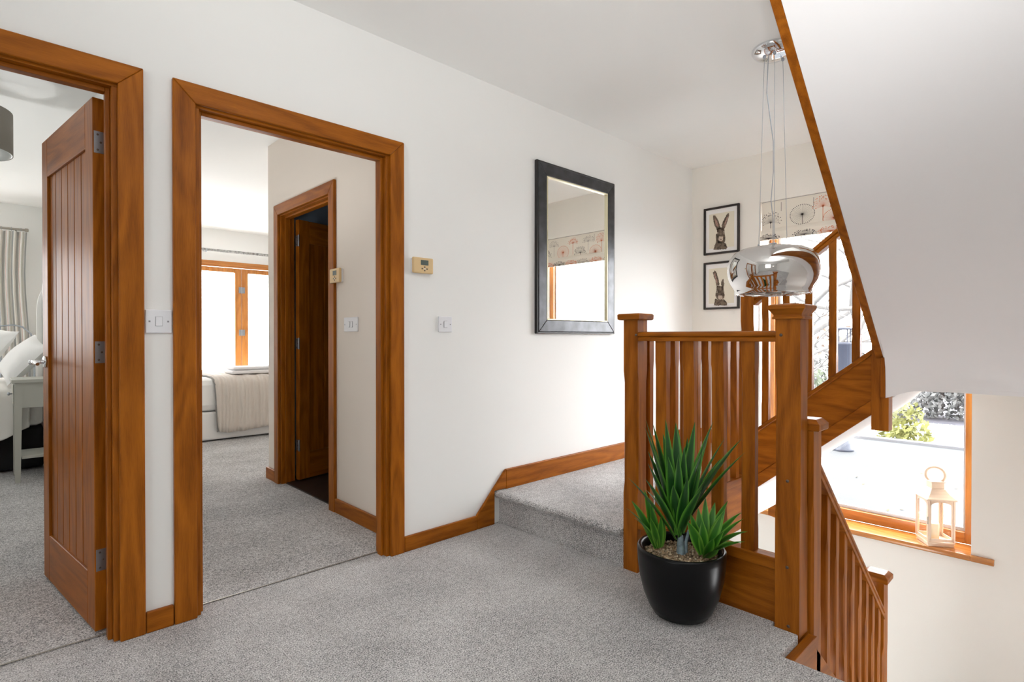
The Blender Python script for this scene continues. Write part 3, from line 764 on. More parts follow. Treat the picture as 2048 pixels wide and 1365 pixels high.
picture('upper of the two black-framed hare pictures, both ears upright and spread', 1.806, 2.207, [(k,uvp(tuft(p, 3.5 if k=='fur' else 1.5, i),165,700)) for i,(k,p) in enumerate(h1)])
picture('lower black-framed hare picture with one long ear, partly behind the pendant light', 1.337, 1.741, [(k,uvp(tuft(p, 3.5 if k=='fur' else 1.5, i+40),775,1306)) for i,(k,p) in enumerate(h2)])

def plate(lab, cx, z0, z1, x0, x1, rockers, group, face='y', pos=WY0, double=False):
    """face y: on the door wall facing -Y; face x: on the bathroom wall facing -X (x0,x1 are then y)"""
    s = thing('light_switch', lab, 'switch', (cx,pos,(z0+z1)/2) if face=='y' else (pos,cx,(z0+z1)/2), group)
    def bx(a, b, d0, d1, za, zb):
        m = MB()
        if face == 'y': m.box(a,b,pos-d1,pos-d0,za,zb)
        else: m.box(pos-d1,pos-d0,a,b,za,zb)
        return m
    obj('plate', bx(x0,x1,.0005,.009,z0,z1), PLASTIC, s, bevel=.003)
    c, zc = (x0+x1)/2, (z0+z1)/2
    for k in range(rockers):
        o = (k-(rockers-1)/2)*.03
        obj('rocker_surround', bx(c+o-.0115,c+o+.0115,.009,.0096,zc-.018,zc+.018), GREYLINE, s)
        obj('rocker', bx(c+o-.0105,c+o+.0105,.0092,.0125,zc-.017,zc+.017), PLASTIC, s, bevel=.0015)
    for e in (x0+.013, x1-.013):
        m = bx(e-.003,e+.003,.009,.0098,zc-.003,zc+.003); obj('screw', m, GREYLINE, s, bevel=.001)
    return s
plate('white light switch squeezed between the two oak door casings', .471, 1.115, 1.203, .425, .511, 1, None)
plate('white light switch on the wall between the right doorway and the mirror', 1.802, 1.127, 1.212, 1.757, 1.847, 1, None)
plate('white double switch plate on the bathroom wall seen through the right doorway', 3.05, 1.133, 1.219, 2.967, 3.135, 2, None, 'x', PX)

def thermostat(lab, pos, face, u0, u1, z0, z1, side=1):
    """beige wall thermostat; u runs along the wall, side is +1 when u grows to the viewer's right"""
    t = thing('thermostat', lab, 'thermostat', ((u0+u1)/2,pos,(z0+z1)/2) if face=='y' else (pos,(u0+u1)/2,(z0+z1)/2))
    def P(u, d, z): return (u,pos-d,z) if face=='y' else (pos-d,u,z)
    def bx(a, b, d0, d1, za, zb):
        m = MB()
        if face == 'y': m.box(a,b,pos-d1,pos-d0,za,zb)
        else: m.box(pos-d1,pos-d0,a,b,za,zb)
        return m
    obj('wall_plate', bx(u0+.004,u1-.004,-.001,.012,z0+.004,z1-.004), PLASTIC, t, bevel=.002)
    obj('body', bx(u0,u1,.012,.030,z0,z1), TAN, t, bevel=.006)
    W, H = u1-u0, z1-z0
    uu = lambda f: (u0+W*f) if side > 0 else (u1-W*f)
    def rect(fa, fb, ga, gb, d0, d1):
        a, b = sorted((uu(fa),uu(fb))); return bx(a,b,d0,d1,z0+H*ga,z0+H*gb)
    obj('display', rect(.36,.74,.52,.84,.030,.0306), LCD, t)
    for fa, ga in ((.55,.18),(.55,.40),(.43,.29),(.67,.29)):
        obj('button', rect(fa-.035,fa+.035,ga-.04,ga+.04,.030,.0312), BUTTON, t, bevel=.0005)
    obj('button', rect(.52,.58,.26,.32,.030,.0316), PLASTIC, t, bevel=.0005)
    return t
thermostat('beige thermostat on the hall wall right of the guest bedroom casing', WY0, 'y', 1.583, 1.708, 1.432, 1.514)
thermostat('beige thermostat on the bathroom wall, above the double switch, seen through the doorway', PX, 'x', 3.155, 3.285, 1.436, 1.525, -1)

# ------------------------------------------------------------------ roman blind
bl = thing('roman_blind', 'cream roman blind printed with dandelion heads, drawn up at the top of the tall window', 'blind', (XF+.03,(WA+WB)/2,WTOP))
m = MB(); m.box(XF+.024,XF+.028,WA+.004,WB-.004,1.935,WTOP-.003); obj('fabric', m, FABRIC, bl)
m = MB()
prof = [(XF+.008,1.876),(XF+.022,1.876),(XF+.023,1.97),(XF+.012,1.952),(XF+.006,1.935)]
m.prism(prof, 'y', WA+.004, WB-.004); fold = obj('bottom_fold', m, FABRIC, bl, bevel=.002)
m = MB(); m.box(XF+.022,XF+.04,WA+.004,WB-.004,WTOP-.0028,WTOP-.0005); obj('headrail', m, GREYLINE, bl)
def head(y, z, rx, rz, kind, c, full=False, stem=.07, fx=XF+.0235, seed=0, tilt=0):
    """one seed head: spokes, dotted rim and stalk, printed flat on the cloth"""
    rnd = random.Random(seed); mb = MB()
    def dot(yy, zz, r): mb.add([(fx,yy+r*cos(k*pi/3),zz+r*sin(k*pi/3)) for k in range(6)], [tuple(range(6))])
    def line(a, b, w):
        dy, dz = b[0]-a[0], b[1]-a[1]; L = math.hypot(dy,dz) or 1; ny, nz = -dz/L*w/2, dy/L*w/2
        mb.add([(fx,a[0]+ny,a[1]+nz),(fx,b[0]+ny,b[1]+nz),(fx,b[0]-ny,b[1]-nz),(fx,a[0]-ny,a[1]-nz)], [(0,1,2,3)])
    line((y,z),(y,z-stem),.004 if stem else .003); dot(y,z,.007)
    n = 40 if full else 26
    for k in range(n):
        if full:
            a = 2*pi*k/n+tilt
        else: a = pi*(-.06+1.12*k/(n-1)) if kind > 0 else pi*(1-.06+1.12*k/(n-1))
        q = 1 if full else rnd.choice((.72,.86,1.0))
        ey, ez = y+rx*cos(a)*q, z+rz*sin(a)*q
        line((y,z),(ey,ez),.0009); dot(ey,ez,.0036)
    if not full:
        for k in range(18):
            a = pi*rnd.uniform(.05,.95); q = rnd.uniform(.6,1.05); s = 1 if kind > 0 else -1
            dot(y+rx*cos(a)*q, z+s*rz*sin(a)*q, .003)
    obj('seed_head_print', mb, (PRINTG,PRINTL,PRINTO)[c], bl if fx > XF+.01 else fold)
head(1.755,2.014,.082,.085,1,0,stem=.055,seed=1)
head(1.520,2.045,.088,.075,1,0,True,.095,seed=2)
head(1.375,2.082,.070,.080,1,2,stem=.11,seed=3)
head(1.300,1.985,.075,.065,1,2,True,.04,seed=4)
head(1.205,2.10,.075,.06,1,1,stem=.10,seed=5)
head(1.10,1.99,.08,.07,1,0,stem=.05,seed=6)
head(1.000,2.105,.07,.055,1,2,stem=.12,seed=7)
head(.86,2.02,.08,.07,1,2,True,.07,seed=8)
head(.73,2.10,.07,.06,1,1,stem=.11,seed=9)
head(.62,2.0,.07,.07,1,0,stem=.05,seed=10)
for y, z in ((1.675,2.165),(1.44,2.16),(1.285,2.165)):
    mb = MB(); mb.add([(XF+.0235,y-.0015,z),(XF+.0235,y+.0015,z),(XF+.0235,y+.0015,z-.07),(XF+.0235,y-.0015,z-.07)], [(0,1,2,3)]); obj('stalk_print', mb, PRINTG, bl)
for y, c, s in ((1.765,0,21),(1.50,0,22),(1.32,2,23),(1.15,1,24),(.99,2,25),(.82,0,26),(.66,2,27)):
    head(y,1.885,.085,.038,1,c,stem=0.001,fx=XF+.0058,seed=s)

# ------------------------------------------------------------------ pendant light
pc = (2.925,1.120)
pl = thing('pendant_light', 'mirrored glass drum pendant hanging on thin wires over the stairwell', 'lamp', (pc[0],pc[1],1.33))
m = MB(); m.lathe([(0,-.052),(.03,-.051),(.07,-.042),(.095,-.026),(.105,-.010),(.105,0),(0,0)], (pc[0],pc[1],CH-.001), 48); obj('canopy', m, CHROME, pl)
outer = [(.040,1.566),(.10,1.563),(.150,1.553),(.185,1.535),(.207,1.508),(.219,1.475),(.221,1.44),(.216,1.405),(.204,1.375),(.190,1.352),(.183,1.338),(.183,1.322)]
inner = [(r-.004,z-.002) for r,z in outer[::-1]]
m = MB(); m.lathe([(r,z-1.33) for r,z in outer+[(.179,1.320)]+inner[1:]], (pc[0],pc[1],1.33), 64); obj('glass_shade', m, SMOKE, pl)
m = MB(); m.lathe([(0,1.585),(.018,1.583),(.022,1.57),(.05,1.567),(.05,1.560),(.03,1.556),(.028,1.50),(0,1.50)], (pc[0],pc[1],0), 24); obj('lamp_holder', m, CHROME, pl)
m = MB(); m.lathe([(0,1.41),(.025,1.415),(.045,1.435),(.05,1.46),(.035,1.488),(.018,1.50)], (pc[0],pc[1],0), 24); obj('bulb', m, simple('opal_glass',(.8,.78,.72),.3), pl)
ca = []
for k, a in enumerate((radians(150),radians(205),radians(330))):
    m = MB(); t0 = (pc[0]+.055*cos(a),pc[1]+.055*sin(a)); t1 = (pc[0]+.085*cos(a),pc[1]+.085*sin(a))
    m.tube([(t0[0],t0[1],CH-.045),(t1[0],t1[1],1.563)], .0012, 6); m.sphere((t0[0],t0[1],CH-.05), .008, seg=8); m.lathe([(0,.012),(.005,.01),(.006,0),(0,0)], (t1[0],t1[1],1.563), 8)
    obj('suspension_wire', m, STEEL, pl)
m = MB(); m.tube([(pc[0]-.03,pc[1]+.015,CH-.05),(pc[0]-.035,pc[1]+.02,2.35),(pc[0]-.012,pc[1]-.004,2.1),(pc[0]-.004,pc[1]-.002,1.95),(pc[0]-.012,pc[1]+.006,1.8),(pc[0],pc[1],1.70),(pc[0],pc[1],1.585)], .0022, 6); obj('flex', m, STEEL, pl)

# ------------------------------------------------------------------ potted plant
PB = (1.990,1.112,0)
pp = thing('potted_plant', 'spiky green artificial yucca in a glossy black pot on the grey carpet by the step', 'plant', PB)
m = MB(); m.lathe([(0,.004),(.085,.003),(.105,.010),(.125,.040),(.145,.090),(.160,.150),(.167,.205),(.169,.240),(.170,.262),(.166,.270),(.156,.270),(.148,.262),(.147,.240),(.143,.20),(0,.20)], PB, 64); obj('pot', m, POT, pp)
m = MB(); rnd = random.Random(3)
m.lathe([(0,.236),(.08,.236),(.148,.232)], PB, 32)
for k in range(620):
    r = .142*math.sqrt(rnd.random()); a = rnd.random()*2*pi; s = rnd.uniform(.0035,.0075)
    m.sphere((PB[0]+r*cos(a),PB[1]+r*sin(a),.236+rnd.uniform(0,.006)), (s,s*rnd.uniform(.6,1.1),s*rnd.uniform(.5,.9)), rnd.choice((0,0,0,1)), 6, 4)
gv = obj('gravel', m, [GRAVEL,GRAVEL2], pp); gv['kind'] = 'stuff'
RV = Vector((.723,-.691,0)); FV = Vector((.691,.723,0))     # across and away, seen from the landing
def blade(mb, base, tip, w, bend, wide=.38, fold=.16, nseg=10):
    base, tip = Vector(base), Vector(tip); d = tip-base; L = d.length
    up = Vector((0,0,1)); mid = base+d*.5+up*bend*L
    pts = [(1-t)**2*base+2*t*(1-t)*mid+t*t*tip for t in [i/nseg for i in range(nseg+1)]]
    axis = d.normalized(); hor = Vector((d.x,d.y,0))
    side0 = axis.cross(up)
    if side0.length < .12: side0 = RV.copy()
    if hor.length < .10: side0 = RV.copy()
    side0.normalize()
    vs = []; uv = []
    for i, p in enumerate(pts):
        t = i/nseg
        tan = (pts[min(i+1,nseg)]-pts[max(i-1,0)]).normalized()
        sd = (side0-tan*side0.dot(tan)).normalized(); nrm = sd.cross(tan)
        if t < wide: ww = w*(.55+.45*sin(t/wide*pi/2))
        else: ww = w*max(0.0, 1-((t-wide)/(1-wide))**1.7)
        ww = max(ww,.0008)
        for q, u in ((-1,1),(-.5,.45),(0,0),(.5,.45),(1,1)):
            vs.append(p+sd*ww/2*q+nrm*(abs(q)*ww*fold)); uv.append((u,t))
    fs = [(i*5+j,i*5+j+1,i*5+j+6,i*5+j+5) for i in range(nseg) for j in range(4)]
    o = mb.add(vs, fs, 0, True)
    for k, u in enumerate(uv): mb.uv[o+k] = u
def cluster(name, crown, tips, w, mat, spread=.035, seed=1, rise=.10, bend=.10):
    rnd = random.Random(seed); mb = MB(); c = Vector(crown)
    for a, z, dp in tips:
        tip = Vector((PB[0],PB[1],0))+RV*a+FV*dp+Vector((0,0,z))
        h = (tip-c); hz = Vector((h.x,h.y,0))
        k = hz.length/max(h.length,1e-5)
        base = c+hz.normalized()*.012+Vector((0,0,rise*max(0,1-1.2*k)*rnd.uniform(.3,1)))
        blade(mb, base, tip, w*rnd.uniform(.9,1.1), bend*(.35+k)*rnd.uniform(.7,1.2))
    return obj(name, mb, mat, pp)
def T(x, y, dp):      # picture-measured tip offsets of the fake leaves, metres from the pot's centre
    return ((x-560)*.000437, .268+(1180-y)*.000437, dp)
main = [T(430,30,.02),T(270,45,.06),T(225,85,0),T(235,150,-.03),T(360,95,.10),T(545,70,.05),T(700,50,.02),T(615,150,.12),T(875,55,.03),T(895,155,.09),T(940,185,-.02),
        T(895,285,.14),T(1130,205,.02),T(1100,305,-.04),T(1010,425,.10),T(230,395,-.05),T(55,525,-.04),T(185,510,-.09),T(265,690,.04),T(665,280,-.10),T(650,565,-.13),T(315,360,.10),
        T(480,300,-.08),T(560,250,-.04),T(760,260,.0),T(400,330,-.06),T(820,400,-.07),T(600,330,.16),T(470,200,.12),T(780,160,.14),T(540,480,-.11),T(420,560,-.10),T(720,480,-.10),T(640,200,.03)]
cluster('foliage', (PB[0]-.012*.7,PB[1]+.01,.285), main, .047, LEAFD, seed=4, rise=.13, bend=.10)
c2 = Vector((PB[0],PB[1],.245))+RV*(-.078)+FV*.03
left = [T(50,815,-.02),T(110,890,-.04),T(130,790,.04),T(300,810,.02),T(340,850,.08),T(400,900,.0),T(260,700,.06),T(430,960,.05),T(360,880,-.03),T(250,880,-.05)]
cluster('foliage', c2, left, .030, LEAFL, seed=5, rise=.03, bend=.16)
c3 = Vector((PB[0],PB[1],.245))+RV*.075+FV*(-.045)
right = [T(545,875,-.10),T(600,835,-.06),T(700,815,-.02),T(780,730,.0),T(885,790,.02),T(1030,800,.05),T(1130,885,.02),T(1080,890,-.05),T(1135,1020,-.03),T(1085,1085,-.06),T(935,1035,-.12),T(830,830,.06),T(960,850,.0),T(745,1000,-.13),T(780,1080,-.14),T(680,870,-.09),T(860,960,-.10),T(900,860,-.04)]
cluster('foliage', c3, right, .038, LEAFL, seed=6, rise=.04, bend=.14)
m = MB(); q = Vector((PB[0],PB[1],.232))+RV*(-.002)
m.tube([q, q+Vector((0,0,.04)), q+Vector((0,0,.08))], [.016,.014,.010], 10)
q2 = q+RV*.022+FV*.004
m.tube([q2, q2+Vector((.002,0,.05)), q2+RV*.012+Vector((0,0,.10))], [.009,.007,.005], 8)
obj('stem', m, STEM, pp)

# ------------------------------------------------------------------ lantern and candle on the window sill
SZ = WS+.0205
LE = Vector((XF-.033,.722,SZ)); la = radians(-55.5); ls = .160
lu, lv = Vector((cos(la),sin(la),0)), Vector((-sin(la),cos(la),0))
lc = LE+lu*ls/2+lv*ls/2
ln = thing('lantern', 'cream metal candle lantern with a ring handle standing on the window sill', 'lantern', tuple(lc))
ln.location = (0,0,0); ln['_b'] = (0,0,0)
def LP(a, b, z): return LE+lu*(a*ls)+lv*(b*ls)+Vector((0,0,z))
def lbox(mb, a0, a1, b0, b1, z0, z1):
    vs = [LP(a,b,z) for z in (z0,z1) for b in (b0,b1) for a in (a0,a1)]
    mb.add(vs, [(0,2,3,1),(4,5,7,6),(0,1,5,4),(2,6,7,3),(0,4,6,2),(1,3,7,5)])
m = MB(); lbox(m,.03,.97,.03,.97,.0,.018); lbox(m,0,1,0,1,.018,.030); obj('base', m, LANTERN, ln, bevel=.002)
m = MB()
for a in (0,.93):
    for b in (0,.93): lbox(m,a,a+.07,b,b+.07,.030,.305)
obj('corner_post', m, LANTERN, ln, bevel=.0015)
def arch(fn):
    mb = MB(); zt, zb = .300, .040
    pts_o = []; n = 10
    inner = [(.09+.82*k/n, .262+.030*math.sqrt(max(0,1-((k/n-.5)*2)**2))) for k in range(n+1)]
    for k in range(n):
        (u0,z0),(u1,z1) = inner[k], inner[k+1]
        vs = [fn(u0,z0,0),fn(u1,z1,0),fn(u1,zt,0),fn(u0,zt,0),fn(u0,z0,.03),fn(u1,z1,.03),fn(u1,zt,.03),fn(u0,zt,.03)]
        mb.add(vs, [(0,1,2,3),(7,6,5,4),(0,4,5,1),(2,6,7,3)])
    for u0, u1 in ((.075,.135),(.865,.925)):
        vs = [fn(u,z,d) for d in (0,.03) for z in (zb,zt) for u in (u0,u1)]
        mb.add(vs, [(0,1,3,2),(4,6,7,5),(0,2,6,4),(1,5,7,3),(0,4,5,1),(2,3,7,6)])
    vs = [fn(u,z,d) for d in (0,.03) for z in (.032,.052) for u in (.075,.925)]
    mb.add(vs, [(0,1,3,2),(4,6,7,5),(0,2,6,4),(1,5,7,3),(0,4,5,1),(2,3,7,6)])
    return mb
fns = (lambda u,z,d: LP(u,.015+d,z), lambda u,z,d: LP(u,.985-d,z), lambda u,z,d: LP(.015+d,u,z), lambda u,z,d: LP(.985-d,u,z))
for i, fn in enumerate(fns):
    fr_ = obj('lantern_door' if i == 0 else 'side_frame', arch(fn), LANTERN, ln)
    mb = MB(); vs = [fn(u,z,d) for d in (.012,.02) for z in (.045,.296) for u in (.10,.90)]
    mb.add(vs, [(0,1,3,2),(4,6,7,5),(0,2,6,4),(1,5,7,3),(0,4,5,1),(2,3,7,6)]); obj('glass_pane', mb, GLASS, fr_)
mb = MB()
for e, z in ((-.02,.160),(-.02,.185)): mb.tube([LP(-.012,-.02,z-.012),LP(-.012,-.02,z+.012)], .0035, 8)
obj('latch', mb, BRASS, ln)
mb = MB(); rows = [(-.05,.304),(-.05,.312),(.03,.322),(.12,.338),(.20,.356),(.25,.372)]
vs = [LP(a,b,z) for e, z in rows for a, b in ((e,e),(1-e,e),(1-e,1-e),(e,1-e))]
fs = [(3,2,1,0),tuple(range(len(vs)-4,len(vs)))]
for i in range(len(rows)-1):
    for k in range(4): fs.append((i*4+k,i*4+(k+1)%4,i*4+4+(k+1)%4,i*4+4+k))
mb.add(vs, fs); obj('roof', mb, LANTERN, ln, bevel=.002)
mb = MB(); lbox(mb,.27,.73,.27,.73,.372,.414); lbox(mb,.23,.77,.23,.77,.414,.420); obj('chimney', mb, LANTERN, ln, bevel=.002)
mb = MB(); ct = lc+Vector((0,0,.458)); vw = Vector((.16,-.987,0))
mb.tube([ct+vw*.052*cos(2*pi*k/28)+Vector((0,0,.052*sin(2*pi*k/28))) for k in range(28)], .0085, 10, closed=True); obj('ring_handle', mb, LANTERN, ln)
mb = MB(); cc = LP(.40,.45,0); mb.lathe([(0,.032),(.034,.031),(.034,.135),(.028,.139),(0,.134)], tuple(cc), 28)
cd = obj('candle', mb, CANDLE, base=tuple(cc+Vector((0,0,.031)))); tag(cd, 'ivory pillar candle inside the cream lantern', 'candle')
mb = MB(); mb.tube([cc+Vector((0,0,.132)),cc+Vector((.001,0,.147))], .0012, 6); obj('wick', mb, BUTTON, cd)

# ------------------------------------------------------------------ bedroom on the left
def soft(name, mb, mat, parent=None, base=None, sub=2): return obj(name, mb, mat, parent, base, sub=sub, smooth=True)
bed = thing('bed', 'white made-up bed on a black base behind the oak bedroom door', 'bed', (-.7,6.7,0))
m = MB(); m.box(-1.75,.34,6.02,7.42,.02,.36); obj('base', m, BLACKF, bed, bevel=.02)
m = MB(); m.box(-1.75,.345,5.98,7.46,.37,.66); obj('mattress', m, LINEN, bed, bevel=.05)
def cushion(mb, c, sx, sy, sz, rot, n=14, puff=.5, corner=.10):
    """pillow: pinched edges, sharp drawn-out corners"""
    R = Matrix.Rotation(rot[2],3,'Z') @ Matrix.Rotation(rot[1],3,'Y') @ Matrix.Rotation(rot[0],3,'X')
    for sgn in (1,-1):
        vs = []
        for j in range(n+1):
            for i in range(n+1):
                u, v = -1+2*i/n, -1+2*j/n
                h = (max(0,1-u*u)**puff)*(max(0,1-v*v)**puff)
                k = 1-corner*(1-abs(v)**3*1)*abs(u)**6*0-.06*(1-u*u)*abs(v)**3-.06*(1-v*v)*abs(u)**3
                wv = .06*sin(5*u+2*v)*h+.04*sin(9*v-3*u)*h
                p = R @ Vector((sx*u*(1-.08*(1-v*v)*abs(u)**3), sy*v*(1-.08*(1-u*u)*abs(v)**3), sgn*sz*h*(1+wv)))
                vs.append(Vector(c)+p)
        fs = [(j*(n+1)+i,j*(n+1)+i+1,(j+1)*(n+1)+i+1,(j+1)*(n+1)+i) for j in range(n) for i in range(n)]
        mb.add(vs, fs if sgn > 0 else [f[::-1] for f in fs], 0, True)
m = MB()                                               # duvet falling over the near side
n = 36
rows = [(7.3,.70),(6.6,.715),(6.15,.71),(6.0,.69),(5.955,.65),(5.945,.55),(5.94,.42),(5.935,.32),(5.93,.27)]
vs = []
for j, (y, z) in enumerate(rows):
    for i in range(n+1):
        x = -1.75+2.0*i/n
        w = .018*sin(x*14+j*.4)*min(1,max(0,j-3)/3)
        dz = .03*sin(x*5.2)*(1 if j == len(rows)-1 else .3)+(.10*max(0,(x-.10)/.15) if j >= 5 else 0)*(j-4)/5
        vs.append((x,y-abs(w),z+dz))
fs = [(j*(n+1)+i,j*(n+1)+i+1,(j+1)*(n+1)+i+1,(j+1)*(n+1)+i) for j in range(len(rows)-1) for i in range(n)]
m.add(vs, fs, 0, True)
dv = soft('duvet', m, LINEN, base=(-.75,6.6,.70)); tag(dv, 'white duvet hanging over the near side of the bed beside the nightstand', 'duvet')
md = dv.modifiers.new('thick','SOLIDIFY'); md.thickness = .018
for lab, c, s, r in (('white pillow leaning left at the back of the bed, its corner pointing up', (-.05,6.74,.96), (.27,.30,.09), (radians(12),radians(-56),radians(12))),
                     ('white pillow resting against the cane headboard beside the door handle', (.215,6.24,.915), (.20,.28,.08), (radians(18),radians(-50),radians(-8)))):
    m = MB(); cushion(m, c, *s, r); o = obj('pillow', m, LINENC, base=c); tag(o, lab, 'pillow', 'pillows on the bedroom bed')
# cane headboard with rounded shoulders
hb = thing('headboard', 'white cane headboard with rounded shoulder behind the pillows', 'headboard', (.43,6.9,0))
def hbo(e):
    y0, y1, z1, r = 5.96+e, 6.99-e, 1.63-e, .22
    pts = [(y0,.15),(y1,.15),(y1,z1-r-.1)]+[(y1-r+r*cos(a),z1-r-.1+(r+.1)*sin(a)) for a in [k*pi/2/10 for k in range(1,11)]]
    pts += [(y0+r-r*sin(a),z1-r-.1+(r+.1)*cos(a)) for a in [k*pi/2/10 for k in range(0,11)]]
    return pts
m = MB(); o_, i_ = hbo(0), hbo(.05); k = len(o_)
for i in range(k):
    j = (i+1)%k
    vs = [(x,*p) for x in (.385,.455) for p in (o_[i],o_[j],i_[j],i_[i])]
    m.add(vs, [(0,1,2,3),(7,6,5,4),(0,4,5,1),(3,2,6,7)])
obj('frame', m, WHITEP, hb)
m = MB(); m.prism([(.347,.20),(.347,1.33),(.350,1.41),(.360,1.48),(.384,1.55),(.384,.20)], 'y', 6.93, 6.985); obj('wing', m, WHITEP, hb)
m = MB(); m.prism(hbo(.045), 'x', .400, .430); obj('cane_panel', m, CANE, hb)
# nightstand
ns = thing('nightstand', 'grey-green painted nightstand half hidden by the oak bedroom door', 'table', (.31,5.72,0))
nx0, nx1, ny0, ny1 = .148, .47, 5.54, 5.90
m = MB(); m.box(nx0-.018,nx1,ny0-.018,ny1,.755,.780); obj('table_top', m, GREYWOOD, ns, bevel=.003)
m = MB(); m.box(nx0,nx0+.025,ny0+.04,ny1-.04,.575,.755); m.box(nx1-.02,nx1,ny0+.04,ny1-.04,.575,.755); m.box(nx0+.03,nx1-.03,ny0+.004,ny0+.024,.565,.755); m.box(nx0+.03,nx1-.03,ny1-.024,ny1-.004,.565,.755); obj('apron', m, GREYWOOD, ns, bevel=.002)
m = MB(); m.box(nx0-.008,nx0-.0005,ny0+.05,ny1-.05,.59,.74); dr = obj('drawer_front', m, GREYWOOD, ns, bevel=.003)
m = MB(); m.lathe([(0,0),(.005,0),(.005,-.012),(.013,-.018),(.012,-.026),(0,-.03)], (nx0-.008,(ny0+ny1)/2-.06,.668), 14, axis='x'); obj('knob', m, STEEL, dr)
for x in (nx0,nx1-.042):
    for y in (ny0,ny1-.042):
        m = MB(); vs = []
        for z, t in ((.004,.010),(.56,0),(.755,0)):
            xi, yi = (x+t if x>nx0 else x), (y+t if y>ny0 else y)
            w = .042-t
            vs += [(xi,yi,z),(xi+w,yi,z),(xi+w,yi+w,z),(xi,yi+w,z)]
        m.add(vs, [(3,2,1,0),(8,9,10,11)]+[(i*4+k,i*4+(k+1)%4,i*4+4+(k+1)%4,i*4+4+k) for i in (0,1) for k in range(4)])
        obj('leg', m, GREYWOOD, ns)
m = MB(); m.box(nx0+.04,nx1-.04,ny0+.012,ny1-.012,.178,.200); obj('shelf', m, GREYWOOD, ns, bevel=.002)
# striped curtain, its pole, and the metal headrail behind the pillows
cu = MB(); nu, nv = 90, 10; vs = []
for j in range(nv+1):
    z = 2.262-j*(2.262-.04)/nv
    for i in range(nu+1):
        t = i/nu; g = 1-.06*math.exp(-((j-2.2)**2)/6)+.02*j/nv
        vs.append((-.22+.565*t*g-.01*(1-g), 8.13+.030*sin(t*2*pi*9.5+.3*sin(j*.5))+.01*sin(t*31+j*.3), z))
o = cu.add(vs, [(j*(nu+1)+i,j*(nu+1)+i+1,(j+1)*(nu+1)+i+1,(j+1)*(nu+1)+i) for j in range(nv) for i in range(nu)], 0, True)
for j in range(nv+1):
    for i in range(nu+1): cu.uv[j*(nu+1)+i] = (i/nu, j/nv)
cur = obj('curtain', cu, STRIPES, base=(.06,8.13,.04)); tag(cur, 'pleated striped curtain hanging at the edge of the left bedroom window', 'curtain')
m = MB(); m.tube([(-1.9,8.13,2.285),(.315,8.13,2.285)], .013, 10); m.lathe([(0,0),(.018,0),(.02,.02),(.016,.03),(0,.032)], (.312,8.13,2.285), 12, axis='x')
po = thing('curtain_pole', 'slim metal curtain pole above the striped curtain', 'curtain pole', (-.8,8.13,2.285))
obj('pole', m, BRASS, po)
for x in (.24,-1.7):
    m = MB(); m.tube([(x,8.13,2.285),(x,BACKY-.002,2.285)], .008, 8); obj('bracket', m, BRASS, po)
for k in range(7):
    m = MB(); x = -.20+.08*k; m.tube([(x,8.13+.018*cos(a),2.283+.020*sin(a)) for a in [q*2*pi/14 for q in range(14)]], .0022, 6, closed=True); obj('ring', m, STEEL, po)
m = MB(); m.tube([(-.62,7.62,.62),(-.60,7.62,.98),(-.40,7.62,1.10),(-.10,7.62,1.185),(.10,7.62,1.212),(.20,7.62,1.225),(.27,7.62,1.205),(.335,7.62,1.135),(.36,7.62,.95),(.36,7.62,.005)], .008, 8)
m.tube([(-.62,7.62,.62),(-.62,7.62,.005)], .008, 8); m.tube([(.10,7.62,1.212),(.10,7.62,.30)], .006, 8); m.tube([(-.3,7.62,1.13),(-.3,7.62,.30)], .006, 8); m.tube([(-.62,7.62,.30),(.36,7.62,.30)], .006, 8)
tag(obj('metal_screen', m, STEEL, base=(-.1,7.62,.005)), 'curved thin metal rail arching above the pillows in front of the curtain', 'rail')
# drum lampshade
ls_ = thing('ceiling_lamp', 'taupe drum lampshade hanging at the left edge of the bedroom doorway', 'lamp', (-.165,4.35,2.16))
lx, ly = -.118, 4.36
m = MB(); m.lathe([(.235,2.155),(.237,2.155),(.237,2.395),(.235,2.395)], (lx,ly,0), 56); 
obj('lamp_shade', m, SHADE, ls_)
m = MB(); m.lathe([(.234,2.394),(.231,2.394),(.231,2.156),(.234,2.156)], (lx,ly,0), 56); obj('shade_lining', m, SHADEIN, ls_)
m = MB(); m.tube([(lx,ly,2.33),(lx,ly,CH-.02)], .004, 8); m.lathe([(0,-.03),(.04,-.028),(.05,0),(0,0)], (lx,ly,CH-.001), 20); 
for a in (0,2*pi/3,4*pi/3): m.tube([(lx,ly,2.36),(lx+.231*cos(a),ly+.231*sin(a),2.385)], .003, 6)
obj('flex', m, WHITEP, ls_)
m = MB(); m.lathe([(0,.0),(.016,.002),(.02,.012),(.014,.03),(.009,.045),(0,.048)], (.33,5.30,.004), 16); tag(obj('door_stop', m, CHROME, base=(.33,5.30,.004)), 'small shiny metal knob low down by the edge of the oak bedroom door', 'door stop')

# ------------------------------------------------------------------ guest bedroom
gb = thing('guest_bed', 'white divan bed under the quilt in the guest bedroom', 'bed', (2.3,7.0,0))
m = MB(); m.box(.95,3.3,6.33,7.85,.02,.315); obj('base', m, WHITEP, gb, bevel=.02)
m = MB(); m.box(.95,3.3,6.32,7.86,.320,.668); mt = obj('mattress', m, LINENC, gb, bevel=.07)
q = MB(); n = 60
prof = [(7.7,.676),(7.0,.680),(6.55,.680),(6.40,.674),(6.33,.650),(6.298,.60),(6.290,.50),(6.286,.35),(6.282,.22),(6.280,.105)]
vs = []
for j, (y, z) in enumerate(prof):
    for i in range(n+1):
        x = 1.70+1.62*i/n+(.045*max(0,1-i/8)*(j/9))
        w = .011*abs(sin(x*26+.5*sin(j)))*min(1,max(0,j-2)/4)
        vs.append((x,y-w,z+(.012*sin(x*9) if j==9 else 0)+.004*sin(x*40)))
